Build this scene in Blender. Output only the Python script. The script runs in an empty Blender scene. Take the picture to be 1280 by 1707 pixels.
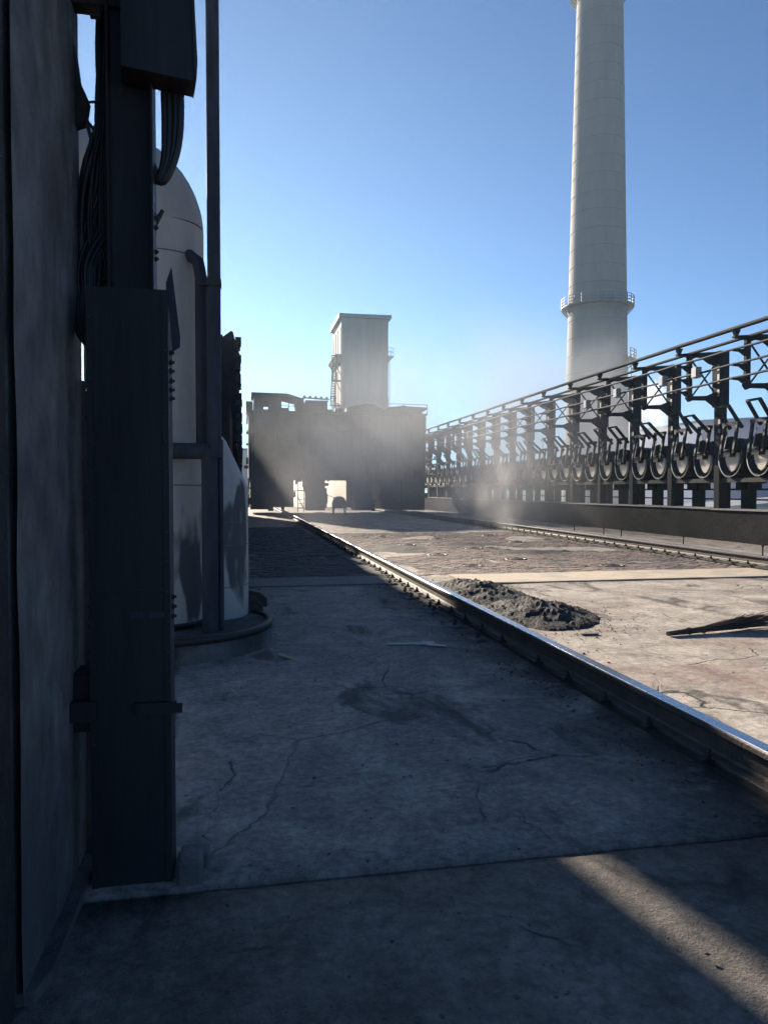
import bpy, bmesh, math, random
from mathutils import Vector, Matrix, noise
R = math.radians
rnd = random.Random(7)
sc = bpy.context.scene
C = sc.collection

# ------------------------------------------------------------ camera, sky, sun, exposure
cam_d = bpy.data.cameras.new('camera'); cam = bpy.data.objects.new('camera', cam_d); C.objects.link(cam)
cam_d.sensor_fit = 'VERTICAL'; cam_d.sensor_height = 36.0; cam_d.lens = 26.0
cam_d.clip_start = 0.05; cam_d.clip_end = 3000
cam.location = (0, 0, 1.6); cam.rotation_euler = (R(90 - 1.7), 0, R(-10.8))
sc.camera = cam

SUN_EL, SUN_AZ = 19.0, -12.5          # azimuth measured from +Y towards +X
w = bpy.data.worlds.new('World'); sc.world = w; w.use_nodes = True
nt = w.node_tree; bg = nt.nodes['Background']
sky = nt.nodes.new('ShaderNodeTexSky'); sky.sky_type = 'NISHITA'; sky.sun_disc = False
sky.sun_elevation = R(SUN_EL); sky.sun_rotation = R(SUN_AZ)
sky.altitude = 2200; sky.air_density = 1.0; sky.dust_density = 0.0; sky.ozone_density = 6.0
nt.links.new(sky.outputs[0], bg.inputs[0]); bg.inputs[1].default_value = 0.046
sd = bpy.data.lights.new('sun', 'SUN'); sd.energy = 5.0; sd.angle = R(0.9); sd.color = (1.0, 0.88, 0.72)
sun = bpy.data.objects.new('sun', sd); C.objects.link(sun)
to_sun = Vector((math.sin(R(SUN_AZ)) * math.cos(R(SUN_EL)), math.cos(R(SUN_AZ)) * math.cos(R(SUN_EL)), math.sin(R(SUN_EL))))
sun.rotation_euler = to_sun.to_track_quat('Z', 'Y').to_euler(); sun.location = (0, 0, 30)
vs = sc.view_settings; vs.view_transform = 'Standard'; vs.look = 'None'; vs.exposure = 1.55; vs.gamma = 1; vs.use_curve_mapping = False
sc.render.engine = 'CYCLES'
cy = sc.cycles; cy.use_denoising = True; cy.max_bounces = 6; cy.volume_bounces = 1; cy.diffuse_bounces = 3; cy.glossy_bounces = 3
cy.volume_step_rate = 2.0; cy.volume_max_steps = 128; cy.caustics_reflective = False; cy.caustics_refractive = False
cy.sample_clamp_indirect = 6.0

# ------------------------------------------------------------ materials
def mat(name, col, rough=0.8, metal=0.0, var=0.25, scale=6.0, col2=None, bump=0.15, bscale=40.0, stretch=(1, 1, 1), spec=0.5,
        patch=None, patch_scale=1.5, patch_lo=0.52, patch_hi=0.6, patch_stretch=(1, 1, 1), patch_detail=5):
    m = bpy.data.materials.new(name); m.use_nodes = True
    t = m.node_tree; L = t.links.new; N = t.nodes.new
    b = t.nodes['Principled BSDF']
    tc = N('ShaderNodeTexCoord'); mp = N('ShaderNodeMapping'); mp.inputs['Scale'].default_value = stretch
    L(tc.outputs['Object'], mp.inputs[0])
    n = N('ShaderNodeTexNoise'); n.inputs['Scale'].default_value = scale; n.inputs['Detail'].default_value = 8; n.inputs['Roughness'].default_value = 0.65
    L(mp.outputs[0], n.inputs['Vector'])
    cr = N('ShaderNodeValToRGB')
    c2 = col2 or tuple(min(1, c * (1 + var)) for c in col)
    c1 = tuple(c * (1 - var) for c in col)
    cr.color_ramp.elements[0].position = 0.3; cr.color_ramp.elements[0].color = (*c1, 1)
    cr.color_ramp.elements[1].position = 0.7; cr.color_ramp.elements[1].color = (*c2, 1)
    e = cr.color_ramp.elements.new(0.5); e.color = (*col, 1)
    L(n.outputs[0], cr.inputs[0]); out = cr.outputs[0]
    if patch:
        mp2 = N('ShaderNodeMapping'); mp2.inputs['Scale'].default_value = patch_stretch; L(tc.outputs['Object'], mp2.inputs[0])
        n2 = N('ShaderNodeTexNoise'); n2.inputs['Scale'].default_value = patch_scale; n2.inputs['Detail'].default_value = patch_detail; n2.inputs['Roughness'].default_value = 0.55
        L(mp2.outputs[0], n2.inputs['Vector'])
        r2 = N('ShaderNodeValToRGB'); r2.color_ramp.elements[0].position = patch_lo; r2.color_ramp.elements[1].position = patch_hi
        L(n2.outputs[0], r2.inputs[0])
        mx = N('ShaderNodeMixRGB'); mx.inputs[2].default_value = (*patch, 1); L(r2.outputs[0], mx.inputs[0]); L(out, mx.inputs[1]); out = mx.outputs[0]
    L(out, b.inputs['Base Color'])
    rr = N('ShaderNodeMapRange'); rr.inputs[3].default_value = max(0.05, rough - 0.12); rr.inputs[4].default_value = min(1, rough + 0.12)
    L(n.outputs[0], rr.inputs[0]); L(rr.outputs[0], b.inputs['Roughness'])
    b.inputs['Metallic'].default_value = metal; b.inputs['Specular IOR Level'].default_value = spec
    if bump:
        nb = N('ShaderNodeTexNoise'); nb.inputs['Scale'].default_value = bscale; nb.inputs['Detail'].default_value = 6
        L(mp.outputs[0], nb.inputs['Vector'])
        bp = N('ShaderNodeBump'); bp.inputs['Strength'].default_value = bump; bp.inputs['Distance'].default_value = 0.02
        L(nb.outputs[0], bp.inputs['Height']); L(bp.outputs[0], b.inputs['Normal'])
    return m

def deck_material(kind='deck'):
    m = bpy.data.materials.new('sooty_concrete' if kind == 'deck' else 'dusty_asphalt'); m.use_nodes = True
    t = m.node_tree; L = t.links.new; N = t.nodes.new; b = t.nodes['Principled BSDF']
    tc = N('ShaderNodeTexCoord'); P = tc.outputs['Object']
    def noise_(scale, det=8, rough=0.6, stretch=None, dist=0):
        n = N('ShaderNodeTexNoise'); n.inputs['Scale'].default_value = scale; n.inputs['Detail'].default_value = det
        n.inputs['Roughness'].default_value = rough; n.inputs['Distortion'].default_value = dist
        if stretch:
            mp = N('ShaderNodeMapping'); mp.inputs['Scale'].default_value = stretch; L(P, mp.inputs[0]); L(mp.outputs[0], n.inputs['Vector'])
        else: L(P, n.inputs['Vector'])
        return n.outputs[0]
    def ramp(x, lo, hi, a=(0, 0, 0), c=(1, 1, 1)):
        r = N('ShaderNodeValToRGB'); r.color_ramp.elements[0].position = lo; r.color_ramp.elements[1].position = hi
        r.color_ramp.elements[0].color = (*a, 1); r.color_ramp.elements[1].color = (*c, 1); L(x, r.inputs[0]); return r.outputs[0]
    def mix(f, a, c, mode='MIX'):
        x = N('ShaderNodeMixRGB'); x.blend_type = mode
        if isinstance(f, float): x.inputs[0].default_value = f
        else: L(f, x.inputs[0])
        for i, v in ((1, a), (2, c)):
            if isinstance(v, tuple): x.inputs[i].default_value = (*v, 1)
            else: L(v, x.inputs[i])
        return x.outputs[0]
    def math_(op, a, c):
        x = N('ShaderNodeMath'); x.operation = op; x.use_clamp = True
        for i, v in ((0, a), (1, c)):
            if isinstance(v, (int, float)): x.inputs[i].default_value = v
            else: L(v, x.inputs[i])
        return x.outputs[0]
    base = ramp(noise_(2.2), 0.3, 0.72, (0.33, 0.29, 0.25), (0.58, 0.52, 0.45))
    base = mix(ramp(noise_(0.8, 4), 0.5, 0.68), base, (0.30, 0.215, 0.185))        # reddish worn brick dust
    # shade painted into the colour left of the rail; thin coal dust drifts elsewhere
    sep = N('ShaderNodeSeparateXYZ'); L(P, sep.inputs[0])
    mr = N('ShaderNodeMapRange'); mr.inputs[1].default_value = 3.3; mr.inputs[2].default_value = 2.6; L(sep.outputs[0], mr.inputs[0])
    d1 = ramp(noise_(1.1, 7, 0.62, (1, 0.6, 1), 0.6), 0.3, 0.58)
    shade_l = math_('MULTIPLY', mr.outputs[0], math_('ADD', math_('MULTIPLY', d1, 0.56), 0.38))
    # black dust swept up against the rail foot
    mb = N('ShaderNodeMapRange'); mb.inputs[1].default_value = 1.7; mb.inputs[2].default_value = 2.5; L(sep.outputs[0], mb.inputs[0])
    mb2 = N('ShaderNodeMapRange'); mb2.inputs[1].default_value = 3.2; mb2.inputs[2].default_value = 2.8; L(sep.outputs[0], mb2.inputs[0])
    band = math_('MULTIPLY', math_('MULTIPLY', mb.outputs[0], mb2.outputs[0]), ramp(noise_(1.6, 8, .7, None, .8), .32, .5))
    d2 = ramp(noise_(0.75, 8, 0.65, (0.55, 1.6, 1), 1.0), 0.5, 0.66)
    dust = math_('MAXIMUM', shade_l, math_('MULTIPLY', d2, 0.75))  # painted walkway shade together with the real dust drifts
    fine = ramp(noise_(26, 6, 0.75), 0.35, 0.65)
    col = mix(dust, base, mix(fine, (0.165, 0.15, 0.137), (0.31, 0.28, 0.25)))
    col = mix(math_('MULTIPLY', ramp(noise_(0.9, 6, 0.6, None, 0.3), 0.66, 0.73), 0.6), col, (0.10, 0.055, 0.042))   # rust stains
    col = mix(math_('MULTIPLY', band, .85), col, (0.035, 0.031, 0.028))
    col = mix(.6, col, ramp(noise_(3.4, 9, .72, None, .5), .34, .62, (.42, .42, .44), (1.25, 1.22, 1.18)), 'MULTIPLY')
    col = mix(.8, col, ramp(noise_(17, 8, .75, None, .3), .36, .6, (.5, .5, .5), (1.15, 1.15, 1.15)), 'MULTIPLY')
    bl = ramp(noise_(1.3, 6, .6, (1, .45, 1), 1.2), .57, .65); col = mix(math_('MULTIPLY', bl, .75), col, (0.028, 0.026, 0.026))
    sp = ramp(noise_(95, 3, 0.7), 0.62, 0.7); col = mix(math_('MULTIPLY', sp, 0.5), col, (0.02, 0.02, 0.022))
    sp2 = ramp(noise_(130, 2, 0.7), 0.69, 0.74); col = mix(math_('MULTIPLY', sp2, 0.5), col, (0.4, 0.38, 0.36))
    # hairline cracks
    nv = N('ShaderNodeTexNoise'); nv.inputs['Scale'].default_value = 2.0; nv.inputs['Detail'].default_value = 4; L(P, nv.inputs['Vector'])
    ad = N('ShaderNodeMixRGB'); ad.inputs[0].default_value = 0.25; L(P, ad.inputs[1]); L(nv.outputs[1], ad.inputs[2])
    vo = N('ShaderNodeTexVoronoi'); vo.feature = 'DISTANCE_TO_EDGE'; vo.inputs['Scale'].default_value = 0.85; L(ad.outputs[0], vo.inputs['Vector'])
    ck = ramp(vo.outputs[0], 0.0, 0.008, (1, 1, 1), (0, 0, 0)); ck = math_('MULTIPLY', ck, ramp(noise_(0.9, 3), 0.5, 0.58))
    col = mix(ck, col, (0.015, 0.015, 0.016))
    if kind != 'deck': col = mix(1.0, col, (.62, .62, .62), 'MULTIPLY')
    L(col, b.inputs['Base Color']); b.inputs['Specular IOR Level'].default_value = 0.25
    r = N('ShaderNodeMapRange'); r.inputs[3].default_value = 0.7; r.inputs[4].default_value = 0.98; L(fine, r.inputs[0]); L(r.outputs[0], b.inputs['Roughness'])
    h = N('ShaderNodeMath'); h.operation = 'ADD'; L(noise_(14, 9, 0.7), h.inputs[0])
    hm = N('ShaderNodeMath'); hm.operation = 'MULTIPLY'; hm.inputs[1].default_value = 0.6; L(noise_(90, 4, 0.7), hm.inputs[0]); L(hm.outputs[0], h.inputs[1])
    h2 = N('ShaderNodeMath'); h2.operation = 'SUBTRACT'; L(h.outputs[0], h2.inputs[0]); L(ck, h2.inputs[1])
    bp = N('ShaderNodeBump'); bp.inputs['Strength'].default_value = 0.8 if kind == 'deck' else 1.0; bp.inputs['Distance'].default_value = 0.016
    L(h2.outputs[0], bp.inputs['Height']); L(bp.outputs[0], b.inputs['Normal'])
    return m

M = {}
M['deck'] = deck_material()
M['asphalt'] = deck_material('asphalt')
M['ground'] = mat('yard_ground', (0.22, 0.20, 0.17), 0.95, scale=0.2, bump=0.2, bscale=2)
M['wallc'] = mat('stained_concrete', (0.13, 0.125, 0.122), 0.85, var=0.6, scale=5.0, stretch=(1, 1, 0.7), bump=0.9, bscale=14, patch=(0.07, 0.065, 0.065), patch_scale=2.2, patch_lo=0.48, patch_hi=0.66, patch_stretch=(1.2, 1.2, 0.45))
M['darkrust'] = mat('rusted_black_steel', (0.022, 0.018, 0.017), 0.85, var=0.6, scale=9, bump=0.6, bscale=30, patch=(0.05, 0.03, 0.022), patch_scale=4, patch_lo=0.58, patch_hi=0.7)
M['black'] = mat('black_painted_steel', (0.028, 0.028, 0.031), 0.55, var=0.35, scale=5, bump=0.12, bscale=30, stretch=(1, 1, 0.15), spec=0.15)
M['navy'] = mat('sooty_steel', (0.027, 0.027, 0.031), 0.8, var=0.4, scale=4, bump=0.25, bscale=20, patch=(0.055, 0.042, 0.036), patch_scale=2.2, patch_lo=0.58, patch_hi=0.72, spec=0.12)
M['cable'] = mat('cable_rubber', (0.012, 0.012, 0.014), 0.55, bump=0.0)
M['pipew'] = mat('peeling_pale_paint', (0.38, 0.345, 0.31), 0.75, var=0.15, scale=4, stretch=(1, 1, 0.3), bump=0.12, bscale=25, patch=(0.07, 0.068, 0.07), patch_scale=1.15, patch_lo=0.59, patch_hi=0.615, patch_stretch=(1.6, 1.6, 0.42), patch_detail=2.5)
M['pipeg'] = mat('grey_insulated_cladding', (0.34, 0.31, 0.28), 0.7, var=0.15, scale=3, stretch=(1, 1, 0.3), bump=0.1, bscale=20)
M['pipeband'] = mat('cladding_seam', (0.12, 0.12, 0.12), 0.7)
M['dpipe'] = mat('dark_grey_pipe', (0.036, 0.041, 0.052), 0.75, spec=0.2, var=0.35, scale=8, stretch=(1, 1, 0.3), bump=0.1)
M['plinth'] = mat('dusty_plinth', (0.12, 0.11, 0.105), 0.9, var=0.4, scale=4, bump=0.5, bscale=30, patch=(0.03, 0.03, 0.03), patch_scale=1.8, patch_lo=0.45, patch_hi=0.65)
M['steelhead'] = mat('polished_rail_head', (0.62, 0.63, 0.66), 0.26, metal=1.0, var=0.12, scale=10, stretch=(3, 0.2, 1), bump=0.03, bscale=60)
M['steelrail'] = mat('dirty_rail_steel', (0.075, 0.06, 0.052), 0.62, metal=0.35, var=0.5, scale=7, bump=0.35, bscale=40)
M['iron'] = mat('oily_iron', (0.035, 0.031, 0.03), 0.6, metal=0.4, var=0.4, scale=20, bump=0.3)
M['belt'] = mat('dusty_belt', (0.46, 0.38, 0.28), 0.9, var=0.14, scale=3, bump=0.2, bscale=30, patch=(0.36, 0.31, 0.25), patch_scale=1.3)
M['belt_dark'] = mat('shaded_belt', (0.17, 0.155, 0.145), 0.9, var=0.2, scale=3, bump=0.2, bscale=30)  # darker copy of the belt, its colour carries the walkway shade
M['coal'] = mat('coke_dust', (0.024, 0.023, 0.023), 0.85, var=0.5, scale=18, bump=0.9, bscale=45, spec=0.3, patch=(0.075, 0.068, 0.062), patch_scale=9, patch_lo=0.58, patch_hi=0.72)
M['pebble'] = mat('coke_crumbs', (0.07, 0.066, 0.064), 0.8, var=0.6, scale=3, bump=0.3)
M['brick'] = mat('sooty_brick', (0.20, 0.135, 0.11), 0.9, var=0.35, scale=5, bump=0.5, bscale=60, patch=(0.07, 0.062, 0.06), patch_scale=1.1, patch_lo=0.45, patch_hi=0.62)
M['brickd'] = mat('dark_grey_brick', (0.085, 0.075, 0.075), 0.85, var=0.5, scale=2.5, bump=0.5, bscale=60, patch=(0.03, 0.03, 0.032), patch_scale=1.1, patch_lo=0.42, patch_hi=0.6)  # darker, greyer brick for the walkway side
M['twig'] = mat('broom_twig', (0.055, 0.038, 0.026), 0.85, var=0.4, scale=20)
M['card'] = mat('grey_sheet_metal', (0.27, 0.27, 0.265), 0.6, var=0.1, scale=8, bump=0.08)
M['wood'] = mat('pale_wood', (0.4, 0.33, 0.22), 0.8, var=0.2, scale=20)
M['chimney'] = mat('chimney_concrete', (0.27, 0.255, 0.24), 0.9, var=0.12, scale=0.5, stretch=(1.2, 1.2, 0.3), bump=0.1, bscale=2)
M['tower'] = mat('tower_render', (0.40, 0.37, 0.325), 0.9, var=0.2, scale=0.5, stretch=(1.6, 1.6, 0.2), bump=0.1, bscale=2)
M['galv'] = mat('galvanised_steel', (0.3, 0.31, 0.32), 0.6, metal=0.3, var=0.2)
M['lid'] = mat('beige_refractory_lid', (0.80, 0.71, 0.56), 0.85, var=0.15, scale=6, bump=0.2, patch=(0.30, 0.24, 0.18), patch_scale=3, patch_lo=0.58, patch_hi=0.7)
M['bluewall'] = mat('blue_sheet_cladding', (0.05, 0.10, 0.25), 0.7, var=0.1, scale=0.3)
M['palewall'] = mat('pale_plaster', (0.74, 0.71, 0.66), 0.9, var=0.1, scale=0.3)
M['glass'] = mat('window_glass', (0.05, 0.06, 0.07), 0.1, var=0.1, bump=0)
M['cap'] = mat('wall_coping', (0.33, 0.31, 0.29), 0.8, var=0.3, scale=2, bump=0.3)
M['retw'] = mat('sooty_parapet', (0.020, 0.019, 0.019), 0.9, var=0.4, scale=1.2, bump=0.4, bscale=12, patch=(0.032, 0.031, 0.031), patch_scale=0.8, spec=0.1)
M['leaf'] = mat('leaf', (0.05, 0.085, 0.03), 0.7, var=0.4, scale=2, bump=0)
M['bark'] = mat('bark', (0.08, 0.06, 0.045), 0.9)
M['car'] = mat('sooty_machine_paint', (0.055, 0.052, 0.05), 0.8, var=0.35, scale=0.9, bump=0.2, bscale=8, patch=(0.09, 0.07, 0.055), patch_scale=0.8)

# ------------------------------------------------------------ mesh helpers
class MB:
    def __init__(s): s.v = []; s.f = []; s.sm = []
    def add(s, vs_, fs, smooth=False):
        o = len(s.v); s.v += [tuple(v) for v in vs_]; s.f += [tuple(i + o for i in f) for f in fs]; s.sm += [smooth] * len(fs); return s
    def box(s, x0, x1, y0, y1, z0, z1, rot=None):
        p = [Vector((x, y, z)) for z in (z0, z1) for y in (y0, y1) for x in (x0, x1)]
        if rot:
            c = Vector(((x0 + x1) / 2, (y0 + y1) / 2, (z0 + z1) / 2)); p = [c + rot @ (q - c) for q in p]
        return s.add(p, [(0, 2, 3, 1), (4, 5, 7, 6), (0, 1, 5, 4), (2, 6, 7, 3), (0, 4, 6, 2), (1, 3, 7, 5)])
    def cbox(s, x0, x1, y0, y1, z0, z1, c=0.01):
        # box with chamfered vertical edges and top
        def ring(z, k):
            return [(x0 + k, y0 + c, z), (x0 + c, y0 + k, z), (x1 - c, y0 + k, z), (x1 - k, y0 + c, z), (x1 - k, y1 - c, z), (x1 - c, y1 - k, z), (x0 + c, y1 - k, z), (x0 + k, y1 - c, z)]
        vs_ = ring(z0, 0) + ring(z1 - c, 0) + [((x0 + x1) / 2 + (p[0] - (x0 + x1) / 2) * (1 - 2 * c / (x1 - x0)), (y0 + y1) / 2 + (p[1] - (y0 + y1) / 2) * (1 - 2 * c / (y1 - y0)), z1) for p in ring(z1, 0)]
        fs = [tuple(range(7, -1, -1)), tuple(range(16, 24))]
        for k in (0, 8):
            for i in range(8): j = (i + 1) % 8; fs.append((k + i, k + j, k + 8 + j, k + 8 + i))
        return s.add(vs_, fs)
    def bar(s, a, b, w_, h=None, up=(0, 0, 1)):
        a = Vector(a); b = Vector(b); h = h or w_; d = (b - a).normalized(); u = Vector(up)
        if abs(d.dot(u)) > 0.98: u = Vector((1, 0, 0))
        r = d.cross(u).normalized(); u = r.cross(d).normalized()
        p = []
        for q in (a, b):
            for (i, j) in ((-1, -1), (1, -1), (1, 1), (-1, 1)): p.append(q + r * i * w_ / 2 + u * j * h / 2)
        return s.add(p, [(3, 2, 1, 0), (4, 5, 6, 7), (0, 1, 5, 4), (1, 2, 6, 5), (2, 3, 7, 6), (3, 0, 4, 7)])
    def tube(s, pts, r, n=10, cap=True):
        pts = [Vector(p) for p in pts]; rs = r if isinstance(r, (list, tuple)) else [r] * len(pts)
        vs_ = []; prev = None
        for i, p in enumerate(pts):
            d = (pts[min(i + 1, len(pts) - 1)] - pts[max(i - 1, 0)]).normalized()
            if prev is None:
                u = Vector((0, 0, 1)) if abs(d.z) < 0.9 else Vector((1, 0, 0)); u = (u - d * u.dot(d)).normalized()
            else: u = (prev - d * prev.dot(d)).normalized()
            prev = u; v = d.cross(u)
            for k in range(n):
                a = 2 * math.pi * k / n; vs_.append(p + (u * math.cos(a) + v * math.sin(a)) * rs[i])
        fs = []
        for i in range(len(pts) - 1):
            for k in range(n):
                l = (k + 1) % n; fs.append((i * n + k, i * n + l, (i + 1) * n + l, (i + 1) * n + k))
        s.add(vs_, fs, True)
        if cap:
            s.add(vs_[:n], [tuple(range(n - 1, -1, -1))]); s.add(vs_[-n:], [tuple(range(n))])
        return s
    def lathe(s, prof, c=(0, 0, 0), n=32, smooth=True, a0=0, a1=2 * math.pi):
        vs_ = []; full = abs(a1 - a0 - 2 * math.pi) < 1e-4; m = n if full else n + 1
        for (r, z) in prof:
            for k in range(m):
                a = a0 + (a1 - a0) * k / n; vs_.append((c[0] + r * math.cos(a), c[1] + r * math.sin(a), c[2] + z))
        fs = []
        for i in range(len(prof) - 1):
            for k in range(n):
                l = (k + 1) % m; fs.append((i * m + k, i * m + l, (i + 1) * m + l, (i + 1) * m + k))
        return s.add(vs_, fs, smooth)
    def prism(s, poly, axis, a, b):
        # poly in the two other axes, extruded from a to b along axis
        def P(u, v, t): return {'x': (t, u, v), 'y': (u, t, v), 'z': (u, v, t)}[axis]
        n = len(poly); vs_ = [P(u, v, a) for u, v in poly] + [P(u, v, b) for u, v in poly]
        fs = [tuple(range(n - 1, -1, -1)), tuple(range(n, 2 * n))] + [(i, (i + 1) % n, n + (i + 1) % n, n + i) for i in range(n)]
        return s.add(vs_, fs)
    def mesh(s, name):
        me = bpy.data.meshes.new(name); me.from_pydata(s.v, [], s.f); me.polygons.foreach_set('use_smooth', s.sm)
        bm = bmesh.new(); bm.from_mesh(me); bmesh.ops.recalc_face_normals(bm, faces=bm.faces); bm.to_mesh(me); bm.free(); me.update(); return me
    def build(s, name, m, parent=None, loc=None):
        me = s.mesh(name); me.materials.append(m if not isinstance(m, str) else M[m])
        return link(name, me, parent, loc)
def link(name, me, parent=None, loc=None):
    o = bpy.data.objects.new(name, me); C.objects.link(o)
    if parent: o.parent = parent
    if loc: o.location = loc
    return o
def tag(o, label=None, cat=None, group=None, kind=None):
    if label: o['label'] = label
    if cat: o['category'] = cat
    if group: o['group'] = group
    if kind: o['kind'] = kind
    return o
def thing(name, label, cat, loc=(0, 0, 0), group=None, rz=0):
    o = bpy.data.objects.new(name, None); C.objects.link(o); o.location = loc; o.rotation_euler = (0, 0, rz); o.empty_display_size = 0.2
    return tag(o, label, cat, group)
def copy_tree(o, parent=None):
    c = o.copy(); C.objects.link(c); c.parent = parent
    for ch in o.children: copy_tree(ch, c)
    return c
ORD = ['first', 'second', 'third', 'fourth', 'fifth', 'sixth', 'seventh', 'eighth', 'ninth', 'tenth', 'eleventh', 'twelfth', 'thirteenth', 'fourteenth', 'fifteenth', 'sixteenth', 'seventeenth', 'eighteenth', 'nineteenth', 'twentieth',
       'twenty-first', 'twenty-second', 'twenty-third', 'twenty-fourth', 'twenty-fifth', 'twenty-sixth', 'twenty-seventh', 'twenty-eighth', 'twenty-ninth', 'thirtieth', 'thirty-first', 'thirty-second', 'thirty-third', 'thirty-fourth']

# ------------------------------------------------------------ setting: yard ground, deck, apron
b = MB(); b.add([(-400, -100, -7), (400, -100, -7), (400, 600, -7), (-400, 600, -7)], [(0, 1, 2, 3)])
tag(b.build('ground', 'ground'), kind='structure')
def sheet(name, x0, x1, y0, y1, z, nx, ny, m, amp=0.0):
    vs_ = []; fs = []
    for j in range(ny + 1):
        for i in range(nx + 1):
            x = x0 + (x1 - x0) * i / nx; y = y0 + (y1 - y0) * j / ny
            h = amp * (noise.noise(Vector((x * .9, y * .9, 3))) + .5 * noise.noise(Vector((x * 2.7, y * 2.7, 9))))
            vs_.append((x, y, z + h))
    for j in range(ny):
        for i in range(nx):
            a = j * (nx + 1) + i; fs.append((a, a + 1, a + nx + 2, a + nx + 1))
    b = MB(); b.add(vs_, fs, True)
    n = len(b.v)
    # skirt so the slab has thickness
    per = [i for i in range(nx + 1)] + [j * (nx + 1) + nx for j in range(1, ny + 1)] + [ny * (nx + 1) + i for i in range(nx - 1, -1, -1)] + [j * (nx + 1) for j in range(ny - 1, 0, -1)]
    low = [(vs_[i][0], vs_[i][1], z - 0.5) for i in per]
    b.v += low
    for k in range(len(per)):
        l = (k + 1) % len(per); b.f.append((per[k], n + k, n + l, per[l])); b.sm.append(False)
    return b.build(name, m)
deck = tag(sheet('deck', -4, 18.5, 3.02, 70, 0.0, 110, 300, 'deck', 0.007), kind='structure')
apron = tag(sheet('asphalt_apron', -4, 18.5, -8, 3.0, -0.012, 110, 60, 'asphalt', 0.006), kind='structure')
b = MB(); b.box(-3.9, 18.4, -7.9, 69.9, -7.0, -0.45); tag(b.build('battery_block', 'retw'), kind='structure')

# cracks in the deck (shallow dark grooves with a shape of their own)
def crack(pts, wd):
    b = MB(); vs_ = []; 
    fine = []
    for (p, q) in zip(pts[:-1], pts[1:]):
        for k in range(10):
            t = k / 10; fine.append((p[0] + (q[0] - p[0]) * t + rnd.uniform(-.012, .012), p[1] + (q[1] - p[1]) * t + rnd.uniform(-.012, .012)))
    fine.append(pts[-1])
    for i, p in enumerate(fine):
        a = fine[max(i - 1, 0)]; c = fine[min(i + 1, len(fine) - 1)]
        dx, dy = c[0] - a[0], c[1] - a[1]; l = math.hypot(dx, dy) or 1
        k = wd * rnd.uniform(.3, 1.2) * (0.3 if i in (0, len(fine) - 1) else 1)
        h = 0.007 * (noise.noise(Vector((p[0] * .9, p[1] * .9, 3))) + .5 * noise.noise(Vector((p[0] * 2.7, p[1] * 2.7, 9)))) + .003
        vs_ += [(p[0] - dy / l * k, p[1] + dx / l * k, h), (p[0] + dy / l * k, p[1] - dx / l * k, h)]
    b.add(vs_, [(2 * i, 2 * i + 1, 2 * i + 3, 2 * i + 2) for i in range(len(fine) - 1)])
    return b.build('crack', 'cable', deck)
crack([(-.22, 3.15), (-.1, 3.35), (.1, 3.65), (.2, 4.1), (.34, 4.7), (.65, 4.8), (1.1, 5.1)], .009)
crack([(.34, 4.7), (.1, 4.85), (-.15, 4.7)], .006)
crack([(.75, 6.0), (.95, 5.6), (1.05, 5.3)], .006)
crack([(1.38, 3.05), (1.37, 3.2), (1.3, 3.4)], .006)
crack([(1.1, 5.1), (1.5, 5.3), (1.9, 5.2)], .005)

# brick paving beyond the belt strips
pav = thing('brick_paving', None, None); pav['kind'] = 'structure'
bm_ = MB(); bm_.cbox(-.112, .112, -.054, .054, -.02, .02, .006)
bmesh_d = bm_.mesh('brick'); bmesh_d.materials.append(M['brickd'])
cand = []
for j in range(300):
    y = 13.45 + j * .118
    for i in range(64):
        x = .25 + i * .236 + (.118 if j % 2 else 0)
        if x < 2.3 and y < 32: cand.append((x, y, 0))
        elif 3.05 < x < 10.05 and 13.2 < y < 27: cand.append((x, y, 1))
cand.sort(key=lambda c: c[1] + (30 if c[2] else 0))
rest = [MB(), MB()]
for k, (x, y, side) in enumerate(cand):
    z = -.013 + rnd.uniform(-.005, .006) + .007 * (noise.noise(Vector((x * .9, y * .9, 3))) + .5 * noise.noise(Vector((x * 2.7, y * 2.7, 9))))
    if k < 300:
        o = link('brick', bmesh_d, pav, (x, y, z)); o.rotation_euler = (rnd.gauss(0, .02), rnd.gauss(0, .02), rnd.gauss(0, .015))
    else:
        if rnd.random() < .05 or (side and noise.noise(Vector((x * .5, y * .35, 8))) > .28): continue
        a = rnd.gauss(0, .015); ca, sa = math.cos(a), math.sin(a); tz = rnd.gauss(0, .02)
        rest[side].add([(x + u * ca - v * sa, y + u * sa + v * ca, z + q + u * tz) for (u, v, q) in bm_.v], bm_.f)
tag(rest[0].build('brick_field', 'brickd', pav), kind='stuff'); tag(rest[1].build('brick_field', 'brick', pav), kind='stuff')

# loose crumbs of coke on the deck
b = MB()
ico = [(0, 0, 1), (.9, 0, .4), (.28, .85, .4), (-.72, .53, .4), (-.72, -.53, .4), (.28, -.85, .4), (0, 0, -.6)]
icf = [(0, 1, 2), (0, 2, 3), (0, 3, 4), (0, 4, 5), (0, 5, 1), (6, 2, 1), (6, 3, 2), (6, 4, 3), (6, 5, 4), (6, 1, 5)]
def crumb(b, x, y, z, s):
    a = rnd.uniform(0, 6.3); ca, sa = math.cos(a), math.sin(a); k = [rnd.uniform(.6, 1.2) for _ in range(3)]
    b.add([(x + s * (p[0] * k[0] * ca - p[1] * k[1] * sa), y + s * (p[0] * k[0] * sa + p[1] * k[1] * ca), z + s * .7 * k[2] * p[2]) for p in ico], icf)
for i in range(5200):
    y = 1.6 + 13 * rnd.random() ** 1.5; x = rnd.uniform(-.3, 2.5) if rnd.random() < .62 else rnd.uniform(2.9, 9.5)
    if noise.noise(Vector((x * .9, y * .9, 5))) < rnd.uniform(-.5, .35): continue
    crumb(b, x, y, .002, .0025 + .012 * rnd.random() ** 5)
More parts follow.
